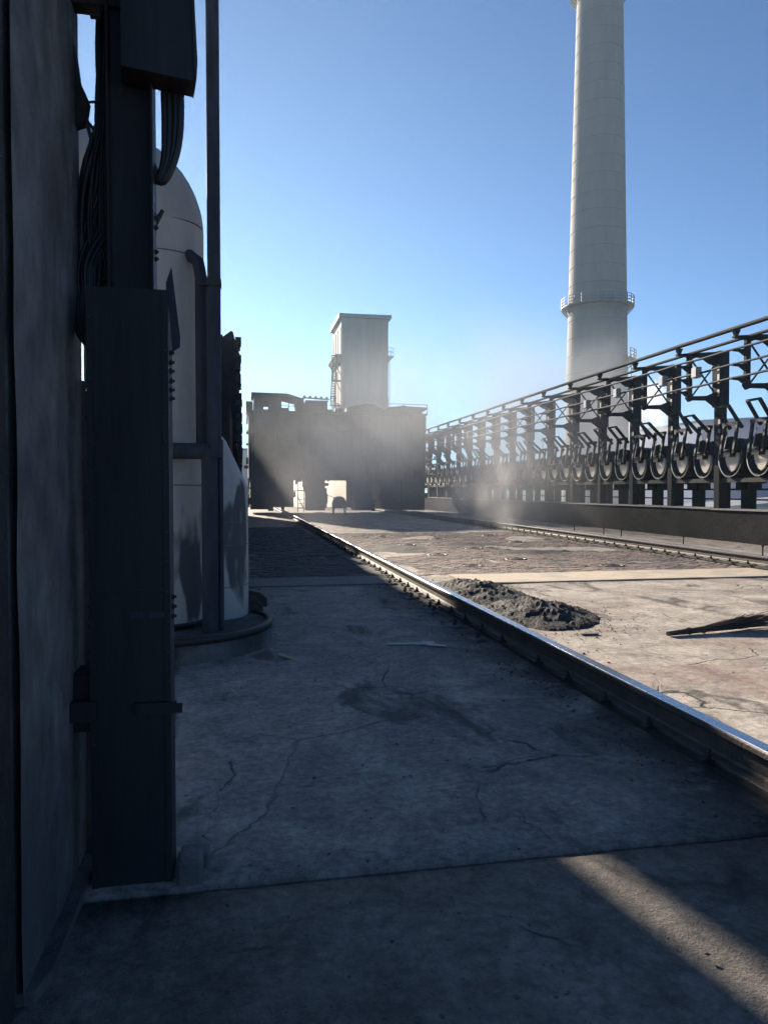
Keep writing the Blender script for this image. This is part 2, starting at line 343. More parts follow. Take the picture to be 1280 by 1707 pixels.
for i in range(900):
    y = rnd.uniform(2.2, 13); x = 2.5 - abs(rnd.gauss(0, .18)); crumb(b, x, y, .003, .003 + .018 * rnd.random() ** 4)
for i in range(1400):
    a = rnd.uniform(0, 6.283); q = rnd.uniform(.75, 1.5) * rnd.choice((1, 1, 1.25)); cx_, cy_, rx_, ry_ = rnd.choice(((3.52, 11.0, .74, 1.35), (3.70, 8.9, .72, 1.1)))
    crumb(b, cx_ + rx_ * q * math.cos(a), cy_ + ry_ * q * math.sin(a), .004, .003 + .015 * rnd.random() ** 3)
for i in range(700):
    y = rnd.uniform(2.2, 14); x = 2.9 + abs(rnd.gauss(0, .25)); crumb(b, x, y, .003, .003 + .015 * rnd.random() ** 4)
tag(b.build('coke_crumbs', 'pebble'), 'scattered dark coke crumbs lying over the deck beside the rail', kind='stuff')

# ------------------------------------------------------------ rails
def rail_profile(k=1.0):
    half = [(.0, .2), (.046, .2), (.052, .193), (.052, .165), (.046, .158), (.018, .148), (.014, .13), (.014, .05), (.022, .034), (.075, .022), (.078, .016), (.078, .0)]
    return [(x, z) for x, z in half[1:]] + [(-x, z) for x, z in reversed(half[1:])]
def make_rail(name, xc, y0, y1, z0, label):
    t = thing(name, label, 'rail', (xc, y0, 0))
    b = MB(); b.prism([(x, z + z0) for x, z in rail_profile()], 'y', 0, y1 - y0); b.build('rail_body', 'steelrail', t)
    b = MB(); b.prism([(-.044, .2005 + z0), (.044, .2005 + z0), (.0405, .2035 + z0), (-.0405, .2035 + z0)], 'y', 0, y1 - y0); b.build('running_surface', 'steelhead', t)
    return t
clip = MB()
clip.prism([(-.105, .0), (-.02, .0), (-.02, .014), (-.05, .026), (-.105, .022)], 'y', -.032, .032)
clip_me = clip.mesh('clip'); clip_me.materials.append(M['iron'])
bolt = MB(); bolt.lathe([(0, .078), (.011, .076), (.012, .05), (.022, .05), (.022, .028), (.03, .028), (.03, .02)], n=6, smooth=False)
bolt_me = bolt.mesh('bolt'); bolt_me.materials.append(M['iron'])
def clips(rail, y0, y1, step, z0, sides=(-1, 1)):
    L_ = rail.location.y; y = y0
    while y < y1:
        for s in sides:
            yy = y - L_ + rnd.uniform(-.03, .03)
            o = link('rail_clip', clip_me, rail, (s * .068, yy, z0 + .016)); o.rotation_euler = (0, 0, (0 if s < 0 else math.pi) + rnd.gauss(0, .05))
            q = link('bolt', bolt_me, o, (-.055, 0, .0)); q.rotation_euler = (rnd.gauss(0, .06), rnd.gauss(0, .06), rnd.uniform(0, 1))
        y += step
JY = 6.9
XL = 2.72
r1 = make_rail('crane_rail', XL, -3, JY - .004, .03, 'near length of polished steel rail running past the shaded walkway')
r2 = make_rail('crane_rail', XL, JY + .004, 64, .03, 'far length of the same walkway rail, running under the charging car')
clips(r1, 1.9, JY - .1, .62, .03, (-1,)); clips(r2, JY + .3, 27, .62, .03, (-1,))
clips(r2, JY + .3, 14, .62, .03, (1,))
for t, y0, y1 in ((r1, -3, JY), (r2, JY, 64)):
    b = MB(); b.box(-.11, .11, 0.01, y1 - y0 - .01, -.04, .03); b.build('sole_plate', 'iron', t)
# leftover anchor studs in small mortar patches beside the rail
for i, (x, y) in enumerate([(2.44, 12.3), (2.46, 11.2), (2.43, 10.6), (2.45, 9.6), (2.44, 9.35), (2.42, 8.3), (2.44, 7.5)]):
    t = thing('anchor_stud', 'rusty anchor stud in mortar, %s along the walkway rail from the belt strip' % ORD[i], 'anchor stud', (x, y, 0), 'anchor studs along the rail')
    b = MB(); k = 12; ring = [(math.cos(a * 6.283 / k) * rnd.uniform(.1, .17), math.sin(a * 6.283 / k) * rnd.uniform(.12, .22)) for a in range(k)]
    b.add([(u, v, -.005) for u, v in ring] + [(u * .7, v * .7, .022 + rnd.uniform(-.006, .006)) for u, v in ring] + [(0, 0, .028)], [(i_, (i_ + 1) % k, k + (i_ + 1) % k, k + i_) for i_ in range(k)] + [(k + i_, k + (i_ + 1) % k, 2 * k) for i_ in range(k)])
    b.build('mortar_patch', 'plinth', t)
    b = MB(); b.tube([(0, 0, .0), (.004, .003, .10)], .011, 8); b.lathe([(.022, .03), (.022, .05), (0, .05)], n=6, smooth=False); b.build('stud', 'iron', t)
    b = MB(); b.tube([(.05, .09, .0), (.045, .095, .07)], .010, 8); b.build('stud', 'iron', t)

XR = 10.35
r3 = make_rail('crane_rail', XR, 6, 64, .06, 'distant polished rail on raised seats beside the sooty parapet')
b = MB(); b.box(-.13, .13, 0, 58, .02, .058); b.build('base_plate', 'iron', r3)
clips(r3, 12.3, 30, .62, .06, (-1,))
seat_me = MB().box(-.14, .14, -.05, .05, -.02, .018).mesh('rail_seat'); seat_me.materials.append(M['iron'])
y = 7.0
while y < 40: link('rail_seat', seat_me, r3, (0, y - 6, 0)); y += rnd.choice((.5, .9, 1.1))

# ------------------------------------------------------------ right side: kerb, parapet, gas main, rack
b = MB(); b.box(12.15, 12.45, 4, 62, -.02, .07)
tag(b.build('kerb', 'cap'), kind='structure')
par = thing('parapet', 'long low sooty parapet with a pale coping behind the distant rail', 'parapet', (14.8, 4, 0))
b = MB(); b.box(0, .5, 0, 58, -.05, .97); b.build('wall', 'retw', par)
cop_me = MB().box(-.05, .55, .01, 2.88, 0, .05).mesh('coping_stone'); cop_me.materials.append(M['cap'])
for k in range(20):
    o = link('coping_stone', cop_me, par, (rnd.uniform(-.01, .01), k * 2.9, .972 + rnd.uniform(-.006, .012))); o.rotation_euler = (rnd.gauss(0, .002), 0, 0)
for k, (y, zz, hh) in enumerate([(16.3, .55, .14), (16.9, .25, .28), (17.5, .45, .22), (18.2, .5, .2), (18.25, .2, .22), (15.2, .4, .2)]):
    b = MB(); b.box(-.02, -.003, y - 4 - .035, y - 4 + .035, zz, zz + hh); b.build('wall_plate', 'galv', par)
for i, (px, py) in enumerate([(12.0, 15.4), (12.2, 18.9), (12.2, 22.4), (12.2, 23.6), (12.25, 26.0)]):
    b = MB(); b.tube([(0, 0, -.02), (.01, .01, .33)], .018, 8); b.box(-.03, .03, -.008, .008, .26, .3)
    tag(b.build('marker_peg', 'iron', None, (px, py, 0)), 'thin dark marker peg behind the distant rail, %s counting from the right-hand edge' % ORD[i], 'peg', 'marker pegs')

# collecting main
XM = 15.9
gm = thing('gas_main', 'long sooty collecting main pipe running above the parapet', 'gas main', (XM, 8, 0))
b = MB(); b.tube([(0, 0, 2.45), (0, 57, 2.45)], .6, 24); b.build('pipe', 'navy', gm)
b = MB(); b.box(-.98, 0.6, 0, 57, 1.86, 1.95); b.build('walkway_plate', 'navy', gm)
b = MB(); b.box(-1.0, -.983, 0, 57, 1.84, 1.97); b.build('toe_board', 'black', gm)
fl = MB(); fl.tube([(0, -.06, 0), (0, .06, 0)], .66, 24); fl_me = fl.mesh('flange'); fl_me.materials.append(M['navy'])
for k in range(15): link('flange', fl_me, gm, (0, 1.5 + k * 3.7, 2.45))
sup = MB(); sup.box(-.12, .12, -.22, .22, .9, 1.86); sup.box(-.4, .4, -.1, .1, 1.6, 2.2); sup_me = sup.mesh('support'); sup_me.materials.append(M['navy'])
sup2 = MB(); sup2.box(-.12, .12, -.16, .16, .9, 1.86); sup2_me = sup2.mesh('support'); sup2_me.materials.append(M['navy'])
YF0, SF = 15.9, 2.66
for k in range(18):
    link('support', sup_me, gm, (.1, YF0 + k * SF - 8, 0)); link('support', sup2_me, gm, (-.1, YF0 + k * SF + .95 - 8, 0))
lb = MB(); lb.box(.5, .56, 0, 57, 1.26, 1.31); lb.build('service_beam', 'navy', gm)
lb = MB(); lb.tube([(.2, 0, 1.62), (.2, 57, 1.62)], .03, 8); lb.build('service_pipe', 'dpipe', gm)

# ascension pipe elbows with lids and levers
def make_elbow():
    t = thing('ascension_pipe', '', 'ascension pipe', (0, 0, 0), 'ascension pipes along the collecting main')
    # drum facing the deck (axis -X)
    b = MB(); n = 28
    prof = [(.30, -.05), (.46, -.05), (.52, .0), (.54, .12), (.54, .42), (.575, .42), (.59, .52), (.555, .53), (.53, .36), (.0, .36)]
    vs_ = []; 
    for (r, d) in prof:
        for k in range(n):
            a = 2 * math.pi * k / n; vs_.append((-d, r * .93 * math.cos(a), r * math.sin(a) * 1.08))
    fs = [(i * n + k, i * n + (k + 1) % n, (i + 1) * n + (k + 1) % n, (i + 1) * n + k) for i in range(len(prof) - 1) for k in range(n)]
    b.add(vs_, fs, True); b.build('drum', 'black', t, (0, 0, 2.62))
    b = MB(); vs2 = []
    for (r, d) in [(.603, .46), (.612, .50), (.603, .535), (.56, .54)]:
        for k in range(19):
            a = math.pi * (.85 + k / 18 * .68); vs2.append((-d, -r * .93 * math.cos(a), r * math.sin(a) * 1.08))
    b.add(vs2, [(i * 19 + k, i * 19 + k + 1, (i + 1) * 19 + k + 1, (i + 1) * 19 + k) for i in range(3) for k in range(18)], True); b.build('rim', 'galv', t, (0, 0, 2.62))
    # shield-shaped pale lid
    pts = [(-.30, .10), (-.20, .13), (-.17, .05), (.17, .05), (.20, .13), (.30, .10), (.31, -.06), (.25, -.24), (.12, -.4), (0, -.46), (-.12, -.4), (-.25, -.24), (-.31, -.06)]
    b = MB(); b.prism(pts, 'x', -.46, -.40); b.build('lid', 'lid', t, (0, 0, 2.62))
    b = MB(); b.box(-.66, -.42, -.16, .16, .0, .2); b.tube([(-.5, -.3, .2), (-.5, .3, .2)], .05, 8); b.build('hinge', 'black', t, (0, 0, 2.62))
    b = MB()
    for s in (-.3, .3): b.bar((-.64, s, .1), (-.5, s, 1.02), .08)
    b.bar((-.5, -.36, 1.02), (-.5, .36, 1.02), .1); b.bar((-.42, -.3, .55), (-.1, -.3, .3), .05); b.bar((-.42, .3, .55), (-.1, .3, .3), .05); b.build('lever_frame', 'black', t, (0, 0, 2.62))
    b = MB()
    for s in (-.27, .27): b.bar((-.38, s, .86), (-.92, s, 1.5), .085)
    b.bar((-.92, -.31, 1.5), (-.92, .31, 1.5), .06); b.build('counterweight_lever', 'black', t, (0, 0, 2.62))
    b = MB(); b.bar((-.69, .08, .2), (-.6, .02, .8), .025); b.bar((-.69, .08, .2), (-.7, -.1, .22), .025); b.build('pull_rod', 'galv', t, (0, 0, 2.62))
    b = MB(); b.tube([(0.0, 0, .05), (.14, 0, .25), (.35, 0, .34), (.6, 0, .2)], [.42, .38, .3, .28], 14); b.build('elbow', 'navy', t, (0, 0, 2.62))
    return t
elb = make_elbow(); SE = 1.33; k = 0
while True:
    y = YF0 + SE * .5 + k * SE
    if k > 33: break
    o = elb if k == 0 else copy_tree(elb)
    o.location = (XM - .55, y, rnd.uniform(-.02, .02)); o.rotation_euler = (0, 0, rnd.gauss(0, .02))
    o['label'] = 'black ascension pipe with beige lid, %s along the main from right edge' % ORD[k]
    for ch in o.children:
        if ch.name.startswith(('counterweight', 'lever')) : ch.rotation_euler = (0, rnd.gauss(0, .09) if ch.name.startswith('counter') else rnd.gauss(0, .02), 0)
    k += 1

# rack frames carrying pipe runs above the main
def make_frame():
    t = thing('pipe_rack_frame', '', 'rack frame', (0, 0, 0), 'rack frames above the collecting main')
    b = MB(); b.box(-.15, .15, -.14, .14, .9, 4.5); b.box(-.19, .19, -.2, .2, 4.5, 6.42); b.build('post', 'navy', t)
    b = MB(); b.prism([(-.2, 6.40), (-1.72, 6.28), (-1.72, 6.22), (-1.35, 6.2), (-1.2, 6.1), (-.95, 6.2), (-.75, 6.19), (-.45, 6.0), (-.2, 5.93)], 'y', -.07, .07); b.build('top_arm', 'navy', t)
    b = MB(); b.prism([(-.2, 5.02), (-.55, 4.88), (-1.35, 4.84), (-1.35, 4.78), (-1.25, 4.66), (-1.12, 4.72), (-.55, 4.72), (-.16, 4.45)], 'y', -.07, .07); b.build('lower_arm', 'navy', t)
    b = MB(); b.box(-1.31, -1.15, -.06, .06, 4.8, 6.2); b.build('hanger', 'navy', t)
    for z in (5.85, 5.4, 4.98):
        b = MB(); b.prism([(-1.3, z + .07), (-1.5, z + .03), (-1.75, z + .03), (-1.75, z - .03), (-1.5, z - .04), (-1.3, z - .17)], 'y', -.05, .05); b.build('bracket', 'navy', t)
    for p, q in (((-1.15, 6.12), (-.2, 4.95)), ((-.2, 6.02), (-1.15, 4.84))):
        b = MB(); b.bar((p[0], 0.02 if p[1] > 6.1 else -.02, p[1]), (q[0], .02 if p[1] > 6.1 else -.02, q[1]), .045); b.build('brace', 'navy', t)
    for z0, h in ((5.75, .2), (5.3, .32), (4.85, .24), (3.9, .16), (3.6, .12)):
        b = MB(); b.box(-.197 if z0 > 4.5 else -.157, -.19 if z0 > 4.5 else -.15, -.19, -.08, z0, z0 + h); b.build('plate', 'galv', t)
    b = MB(); b.prism([(-1.66, 6.26), (-1.6, 6.26), (-1.5, 6.47), (-1.76, 6.47)], 'y', -.05, .05); b.build('pipe_saddle', 'navy', t)
    return t
fr = make_frame(); XP = 14.98; FS = .914
for k in range(18):
    o = fr if k == 0 else copy_tree(fr)
    o.location = (XP, YF0 + k * SF, .1376 + rnd.uniform(-.015, .015)); o.rotation_euler = (0, rnd.gauss(0, .004), rnd.gauss(0, .012)); o.scale = (FS, FS, FS)
    o['label'] = 'dark steel rack frame above collecting main, %s from right edge' % ORD[k]
for dx, z, r, lab, nm in ((-1.63, 6.53, .065, 'thick topmost pipe run resting on the rack arm tips', 'pipe_run'), (-1.23, 6.29, .05, 'pipe run laid just behind the topmost pipe on the rack arms', 'pipe_run'),
                      (-1.66, 5.915, .035, 'upper of three thin conductor pipes on the rack brackets', 'conductor_pipe'), (-1.66, 5.465, .033, 'middle of three thin conductor pipes on the rack brackets', 'conductor_pipe'), (-1.66, 5.045, .035, 'lowest of three thin conductor pipes on the rack brackets', 'conductor_pipe')):
    pts = []
    for j in range(47):
        z_ = 1.6 + (z - 1.6) * FS; y = 8 + j * 1.2; pts.append((XP + dx * FS + .012 * math.sin(y * .8 + z), y, z_ - .03 * abs(math.sin((y - YF0) / SF * math.pi)) * (1 if r < .04 else .2)))
    b = MB(); b.tube(pts, r, 8); tag(b.build(nm, 'navy' if r > .04 else 'dpipe'), lab, 'pipe', 'pipes on the rack')
for i, (y, z) in enumerate([(20.2, 5.13), (22.0, 5.13), (25.0, 5.13), (27.4, 5.0)]):
    t = thing('junction_box', 'small pale junction box on the middle conductor pipe, %s from the right-hand edge' % ORD[i], 'junction box', (XP - 1.57, y, z), 'junction boxes on the rack')
    b = MB(); b.cbox(-.09, .09, -.13, .13, -.16, .16, .015); b.build('body', 'card', t)
    b = MB(); b.cbox(-.105, -.092, -.11, .11, -.14, .14, .004); b.build('cover', 'palewall', t)
# access stair beside the charging car
st = thing('access_stair', 'steel access stair with handrails between the charging car and the gas main', 'stair', (13.35, 47.2, 0))
b = MB()
for s in (-.45, .45): b.bar((1.3, s, 0), (-.15, s, 1.85), .06, .2)
b.build('stringer', 'navy', st)
for k in range(7): MB().box(1.3 - k * .2 - .12, 1.3 - k * .2 + .12, -.45, .45, .2 + k * .255, .235 + k * .255).build('tread', 'galv', st)
b = MB()
for s in (-.45, .45):
    b.tube([(1.3, s, 0), (1.3, s, 1.0), (-.15, s, 2.85)], .03, 8); b.tube([(1.3, s, .5), (-.15, s, 2.4)], .02, 6)
    for k in range(4): b.tube([(.9 - k * .35, s, .5 + k * .45), (.9 - k * .35, s, 1.5 + k * .45)], .02, 6)
b.build('handrail', 'galv', st)

# ------------------------------------------------------------ belt strips laid across the deck
def strip(name, x0, x1, y0, y1, m, label, slope=0.0):
    b = MB(); n = 60; vs_ = []
    for i in range(n + 1):
        x = x0 + (x1 - x0) * i / n; wob = .03 * noise.noise(Vector((x * .8, y0, 1))); lift = .024 + .012 * noise.noise(Vector((x * 1.1, 4, 2)))
        e = 1.0 - (.25 if i in (0, n) else 0)
        for (yy, zz) in ((y0 + wob, .006), (y0 + wob, lift), (y0 + .12 + wob, lift + .004), (y1 + wob * .5, lift), (y1 + wob * .5, .006)):
            vs_.append((x, yy + slope * (x - x0), zz))
    fs = [(i * 5 + k, (i + 1) * 5 + k, (i + 1) * 5 + k + 1, i * 5 + k + 1) for i in range(n) for k in range(4)]
    fs += [(0, 1, 2, 3, 4), tuple(n * 5 + k for k in (4, 3, 2, 1, 0))]
    b.add(vs_, fs); return tag(b.build(name, m), label, 'belt strip')
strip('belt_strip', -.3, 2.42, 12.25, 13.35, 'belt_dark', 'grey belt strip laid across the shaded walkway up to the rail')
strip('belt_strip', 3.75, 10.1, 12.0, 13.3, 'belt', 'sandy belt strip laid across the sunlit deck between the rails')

# ------------------------------------------------------------ heaps, broom, litter, charge hole lids
def heap(name, cx, cy, rx, ry, h, label, seed):
    t = thing(name, label, 'coke heap', (cx, cy, 0))
    b = MB(); n = 46; vs_ = []; fs = []
    for j in range(n + 1):
        for i in range(n + 1):
            u = -1.25 + 2.5 * i / n; v = -1.25 + 2.5 * j / n; r = math.hypot(u * (1 + .2 * noise.noise(Vector((v * 2, seed, 0)))), v * (1 + .2 * noise.noise(Vector((u * 2, seed, 5)))))
            p = Vector((u * rx * 5, v * ry * 5, seed))
            z = h * max(0, 1 - r) ** .85 * (1 + .35 * noise.noise(p * .6)) + (.05 * noise.noise(p) + .04 * abs(noise.noise(p * 2.3)) + .02 * noise.noise(p * 5)) * max(0, 1.2 - r) - .02 * max(0, r - .9) * 6
            vs_.append((u * rx, v * ry, z))
    fs = [(j * (n + 1) + i, j * (n + 1) + i + 1, (j + 1) * (n + 1) + i + 1, (j + 1) * (n + 1) + i) for j in range(n) for i in range(n)]
    b.add(vs_, fs, False); b.build('heap_body', 'coal', t)
    b = MB()
    for k in range(2600):
        i = rnd.randrange(len(vs_)); v = vs_[i]
        if v[2] < .0: continue
        crumb(b, v[0] + rnd.uniform(-.02, .02), v[1] + rnd.uniform(-.02, .02), v[2], .004 + .013 * rnd.random() ** 3)
    tag(b.build('lumps', 'coal', t), kind='stuff'); return t
heap('coke_heap', 3.52, 11.0, .74, 1.35, .20, 'dark coke heap beside the rail at the end of the sandy belt strip', 3.1)
heap('coke_heap', 3.70, 8.9, .72, 1.1, .21, 'smaller dark coke heap by the rail, nearer than its twin', 8.7)

br = thing('broom', 'dark twig broom lying on the sunlit deck', 'broom', (4.55, 7.32, 0), rz=math.atan2(.28, 1.55))
b = MB(); b.tube([(0, 0, .03), (.25, 0, .034), (.55, 0, .045)], [.026, .03, .034], 10); b.build('handle', 'twig', br)
for x in (.3, .5): MB().tube([(x - .012, 0, .04), (x + .012, 0, .04)], .040, 12).build('binding', 'iron', br)
b = MB()
for k in range(240):
    a = rnd.uniform(0, 6.283); q = rnd.random() ** .5; y1 = math.cos(a) * q; z1 = math.sin(a) * q; ln = rnd.uniform(1.1, 1.75)
    p = [(.08, y1 * .02, .035 + z1 * .02), (.5, y1 * .035, .045 + z1 * .03), (.9, y1 * .09 + rnd.gauss(0, .01), .07 + z1 * .055), (ln, y1 * .14 + rnd.gauss(0, .03), max(.012, .10 + z1 * .07 + rnd.gauss(0, .02)))]
    b.tube(p, [.0035, .0035, .003, .0015], 4, False)
tag(b.build('bristles', 'twig', br), kind='stuff')

b = MB(); b.prism([(-.29, -.045), (.1, -.05), (.14, -.11), (.31, -.16), (.30, -.10), (.19, -.02), (.21, .08), (.09, .10), (.08, .04), (-.29, .04)], 'z', .005, .012)
o = tag(b.build('sheet_scrap', 'card', None, (1.74, 7.42, .004)), 'pale grey T-shaped sheet scrap lying on the shaded deck', 'metal scrap'); o.rotation_euler = (.0, .0, R(-8))
b = MB(); b.tube([(0, 0, .016), (.05, -.09, .016), (.12, -.2, .013)], [.016, .014, .012], 7)
tag(b.build('wood_stick', 'wood', None, (.34, 7.15, 0)), 'short pale wooden stick near the round plinth', 'stick')
b = MB(); b.prism([(-.1, -.02), (.08, -.03), (.11, .01), (-.03, .035), (-.1, .02)], 'z', .002, .02)
tag(b.build('stone_flake', 'pebble', None, (3.75, 7.55, 0)), 'flat dark stone flake on the sunlit deck near the rail', 'stone')
lidm = MB(); lidm.lathe([(.0, .034), (.13, .034), (.15, .03), (.16, .016), (.2, .016), (.2, .03), (.25, .03), (.26, .0)], n=28); lid_me = lidm.mesh('rim'); lid_me.materials.append(M['iron'])
ldh = MB(); ldh.tube([(-.06, 0, .03), (-.05, 0, .05), (.05, 0, .05), (.06, 0, .03)], .008, 6); ldh_me = ldh.mesh('lifting_bar'); ldh_me.materials.append(M['iron'])
lidpos = [(4.7, 14.9), (7.65, 14.4), (6.2, 16.2), (4.7, 17.6), (8.2, 18.0), (6.2, 19.4), (4.7, 21.0), (8.3, 21.6), (6.2, 23.2), (8.5, 24.8), (4.7, 25.0)]
lidlab = ['by the coke heap just past the sandy belt strip', 'just past the middle of the sandy belt strip']
for i, (x, y) in enumerate(lidpos):
    lab = 'round iron charge hole lid ' + (lidlab[i] if i < 2 else ', %s counting away from the sandy belt strip' % ORD[i])
    t = thing('charge_hole_lid', lab.replace(' ,', ','), 'hole lid', (x, y, -.014), 'charge hole lids'); link('rim', lid_me, t); link('lifting_bar', ldh_me, t)
# thin drifts of swept coke dust on the paving
def drift(cx, cy, rx, ry, label, seed):
    b = MB(); n = 24; vs_ = []
    for j in range(n + 1):
        for i in range(n + 1):
            u = -1 + 2 * i / n; v = -1 + 2 * j / n; r = math.hypot(u, v); p = Vector((u * rx * 2, v * ry * 2, seed))
            vs_.append((u * rx, v * ry, .06 * max(0, 1 - r) + .05 * noise.noise(p) * max(0, 1.1 - r) - .012))
    b.add(vs_, [(j * (n + 1) + i, j * (n + 1) + i + 1, (j + 1) * (n + 1) + i + 1, (j + 1) * (n + 1) + i) for j in range(n) for i in range(n)])
    return tag(b.build('dust_drift', 'coal', None, (cx, cy, .01)), label, 'coke dust')
drift(7.4, 17.9, 1.0, .9, 'dark drift of coke dust in front of the distant rail', 2.0)
drift(4.2, 19.8, .9, 1.5, 'dark drift of coke dust just right of the walkway rail, beyond the heaps', 5.0)
drift(6.6, 20.8, 1.1, .7, 'thin dark coke dust drift in mid-deck before the charging car', 7.0)

# ------------------------------------------------------------ left side: concrete pier, cable duct, cables
pier = thing('concrete_pier', 'tall stained concrete pier at the left-hand edge', 'pier', (-1.15, 2.9, 0))
b = MB(); nz, ny = 60, 16; vs_ = []
for j in range(nz + 1):
    for i in range(ny + 1):
        y = 2.42 + .96 * i / ny; z = -.05 + 6.5 * j / nz
        vs_.append((-.675 + .008 * noise.noise(Vector((y * 3, z * 2, 1))) + .01 * noise.noise(Vector((y, z * .5, 4))) - 1 * 0 + 1.15, y - 2.9 + (.012 * noise.noise(Vector((z * 4, 2, i))) if i in (0, ny) else 0), z))
b.add(vs_, [(j * (ny + 1) + i, j * (ny + 1) + i + 1, (j + 1) * (ny + 1) + i + 1, (j + 1) * (ny + 1) + i) for j in range(nz) for i in range(ny)], True)
b.box(-.45, .45, -.47, .47, -.05, 6.45); b.build('shaft', 'wallc', pier)
b = MB(); b.box(.3, .535, .482, .8, -.05, 2.07); b.build('pilaster', 'wallc', pier)
b = MB(); b.prism([(.45, -.47), (.50, -.47), (.53, -.35), (.53, .478), (.45, .478)], 'z', -.05, .03); b.build('footing', 'plinth', pier)
b = MB(); b.box(-1.9, -.70, 2.06, 2.36, -.05, 6.4); b.box(-.74, -.694, 2.04, 2.39, -.04, 6.39)  # added near-black panel standing for the shaded near face of the pier
tag(b.build('pier_shade_panel', 'darkrust'), 'near-black panel standing for the shaded pier face along the left-hand picture edge', 'pier shade')

duct = thing('cable_duct', 'black steel cable duct column standing beside the concrete pier', 'cable duct', (-.445, 3.1, 0))
b = MB(); b.box(-.155, .155, -.008, .008, -.01, 2.40); b.build('front_cover', 'black', duct)
for x0 in (-.155, .131): MB().box(x0, x0 + .024, -.0125, -.0085, -.008, 2.39).build('edge_strip', 'black', duct)
for k in range(19):
    for x0 in (-.143, .143):
        if rnd.random() < .85: MB().tube([(x0, -.0125, .1 + k * .121), (x0, -.019, .1 + k * .121)], .0065, 6).build('cover_screw', 'iron', duct)
MB().box(-.13, .13, -.0115, -.0085, 1.196, 1.2).build('cover_joint', 'iron', duct)
b = MB(); b.box(.147, .155, .009, .16, -.01, 2.44); b.box(-.155, -.147, .009, .16, -.01, 2.36); b.build('side_plate', 'dpipe', duct)
b = MB(); b.box(-.147, .147, .151, .159, -.01, 2.30); b.build('back_plate', 'black', duct)
b = MB(); b.box(-.085, .085, .165, .22, 2.1, 6.2); b.box(-.09, -.082, .10, .23, 2.1, 6.2); b.box(.082, .09, .10, .23, 2.1, 6.2); b.build('upper_channel', 'black', duct)
b = MB(); b.prism([(.15, 2.45), (.168, 2.5), (.2, 2.22), (.198, 2.18), (.168, 2.16)], 'y', .02, .03); b.build('bent_flap', 'dpipe', duct)
for z in (2.16, 2.122, 2.086, 2.046, 2.01, 1.975, 1.16, 1.12, 1.08):
    b = MB(); b.tube([(.153, .05, z), (.175, .05, z)], .006, 6); b.tube([(.156, .05, z), (.166, .05, z)], .011, 6); b.build('bolt', 'iron', duct)
for z in (2.74, 2.7, 2.60, 2.57):
    b = MB(); b.tube([(.088, .16, z), (.105, .16, z)], .006, 6); b.tube([(.089, .16, z), (.099, .16, z)], .01, 6); b.build('bolt', 'iron', duct)
for z in (1.99, 1.94, 1.89, 1.13, 1.09, 1.05, .95, .90):
    b = MB(); b.tube([(-.153, .03, z), (-.166, .03, z)], .008, 6); b.build('bolt', 'iron', duct)
b = MB(); b.box(.02, .2, -.035, -.009, .70, .745); b.build('bracket', 'black', duct); b = MB(); b.box(-.28, -.13, -.03, -.009, .68, .76); b.build('bracket', 'black', duct)
b = MB(); b.box(.18, .212, -.04, -.006, .742, .757); b.build('bracket_sunlit_tip', 'card', duct)  # pale tip paints in the sunlight on the bracket end
b = MB(); b.box(.0, .05, -.012, -.0085, 1.085, 1.11); b.box(.07, .135, -.012, -.0085, 1.085, 1.11); b.build('rating_plate', 'dpipe', duct)
b = MB(); b.cbox(-.79, -.6, 3.14, 3.3, .62, .86, .01); tag(b.build('wall_box', 'black'), 'small black box fixed low between the pier and the cable duct', 'box')
jb = thing('switch_box', 'black sheet-metal switch box hung high on the cable duct column', 'switch box', (-.325, 3.18, 3.27), rz=R(8))
b = MB(); b.prism([(-.145, 0), (.135, -.012), (.14, .06), (.105, .9), (-.145, .9)], 'y', -.06, .07); b.build('body', 'black', jb)
b = MB(); b.prism([(.1365, -.01), (.143, -.01), (.1475, .06), (.112, .9), (.107, .9)], 'y', -.07, .08); b.build('door_edge', 'dpipe', jb)
tb = thing('tie_beam', 'dark steel tie beam high between pier and cable duct', 'beam', (-.6, 3.28, 3.58))
b = MB(); b.box(-.1, .15, -.04, .04, 0, .09); b.build('beam', 'darkrust', tb)
b = MB(); b.tube([(.03, -.03, -.05), (.03, -.03, .0)], .008, 6); b.tube([(.0, -.03, -.045), (.04, -.03, -.04)], .012, 6); b.build('bolt', 'iron', tb)
wb = thing('wall_bracket', 'rusty bracket with a bent strap high on the concrete pier', 'bracket', (-.655, 3.32, 3.1))
b = MB(); b.prism([(-.05, .0), (.02, .03), (.035, .12), (.0, .2), (-.02, .36), (-.05, .4)], 'y', -.03, .03); b.build('plate', 'darkrust', wb)
b = MB(); b.bar((.02, 0, .05), (.04, 0, -.03), .014); b.bar((.02, 0, .05), (.06, 0, .0), .012); b.build('pin', 'iron', wb)
b = MB(); b.tube([(.02, 0, .12), (.08, 0, .13), (.13, 0, .19), (.155, 0, .32)], .006, 6); b.build('strap', 'dpipe', wb)

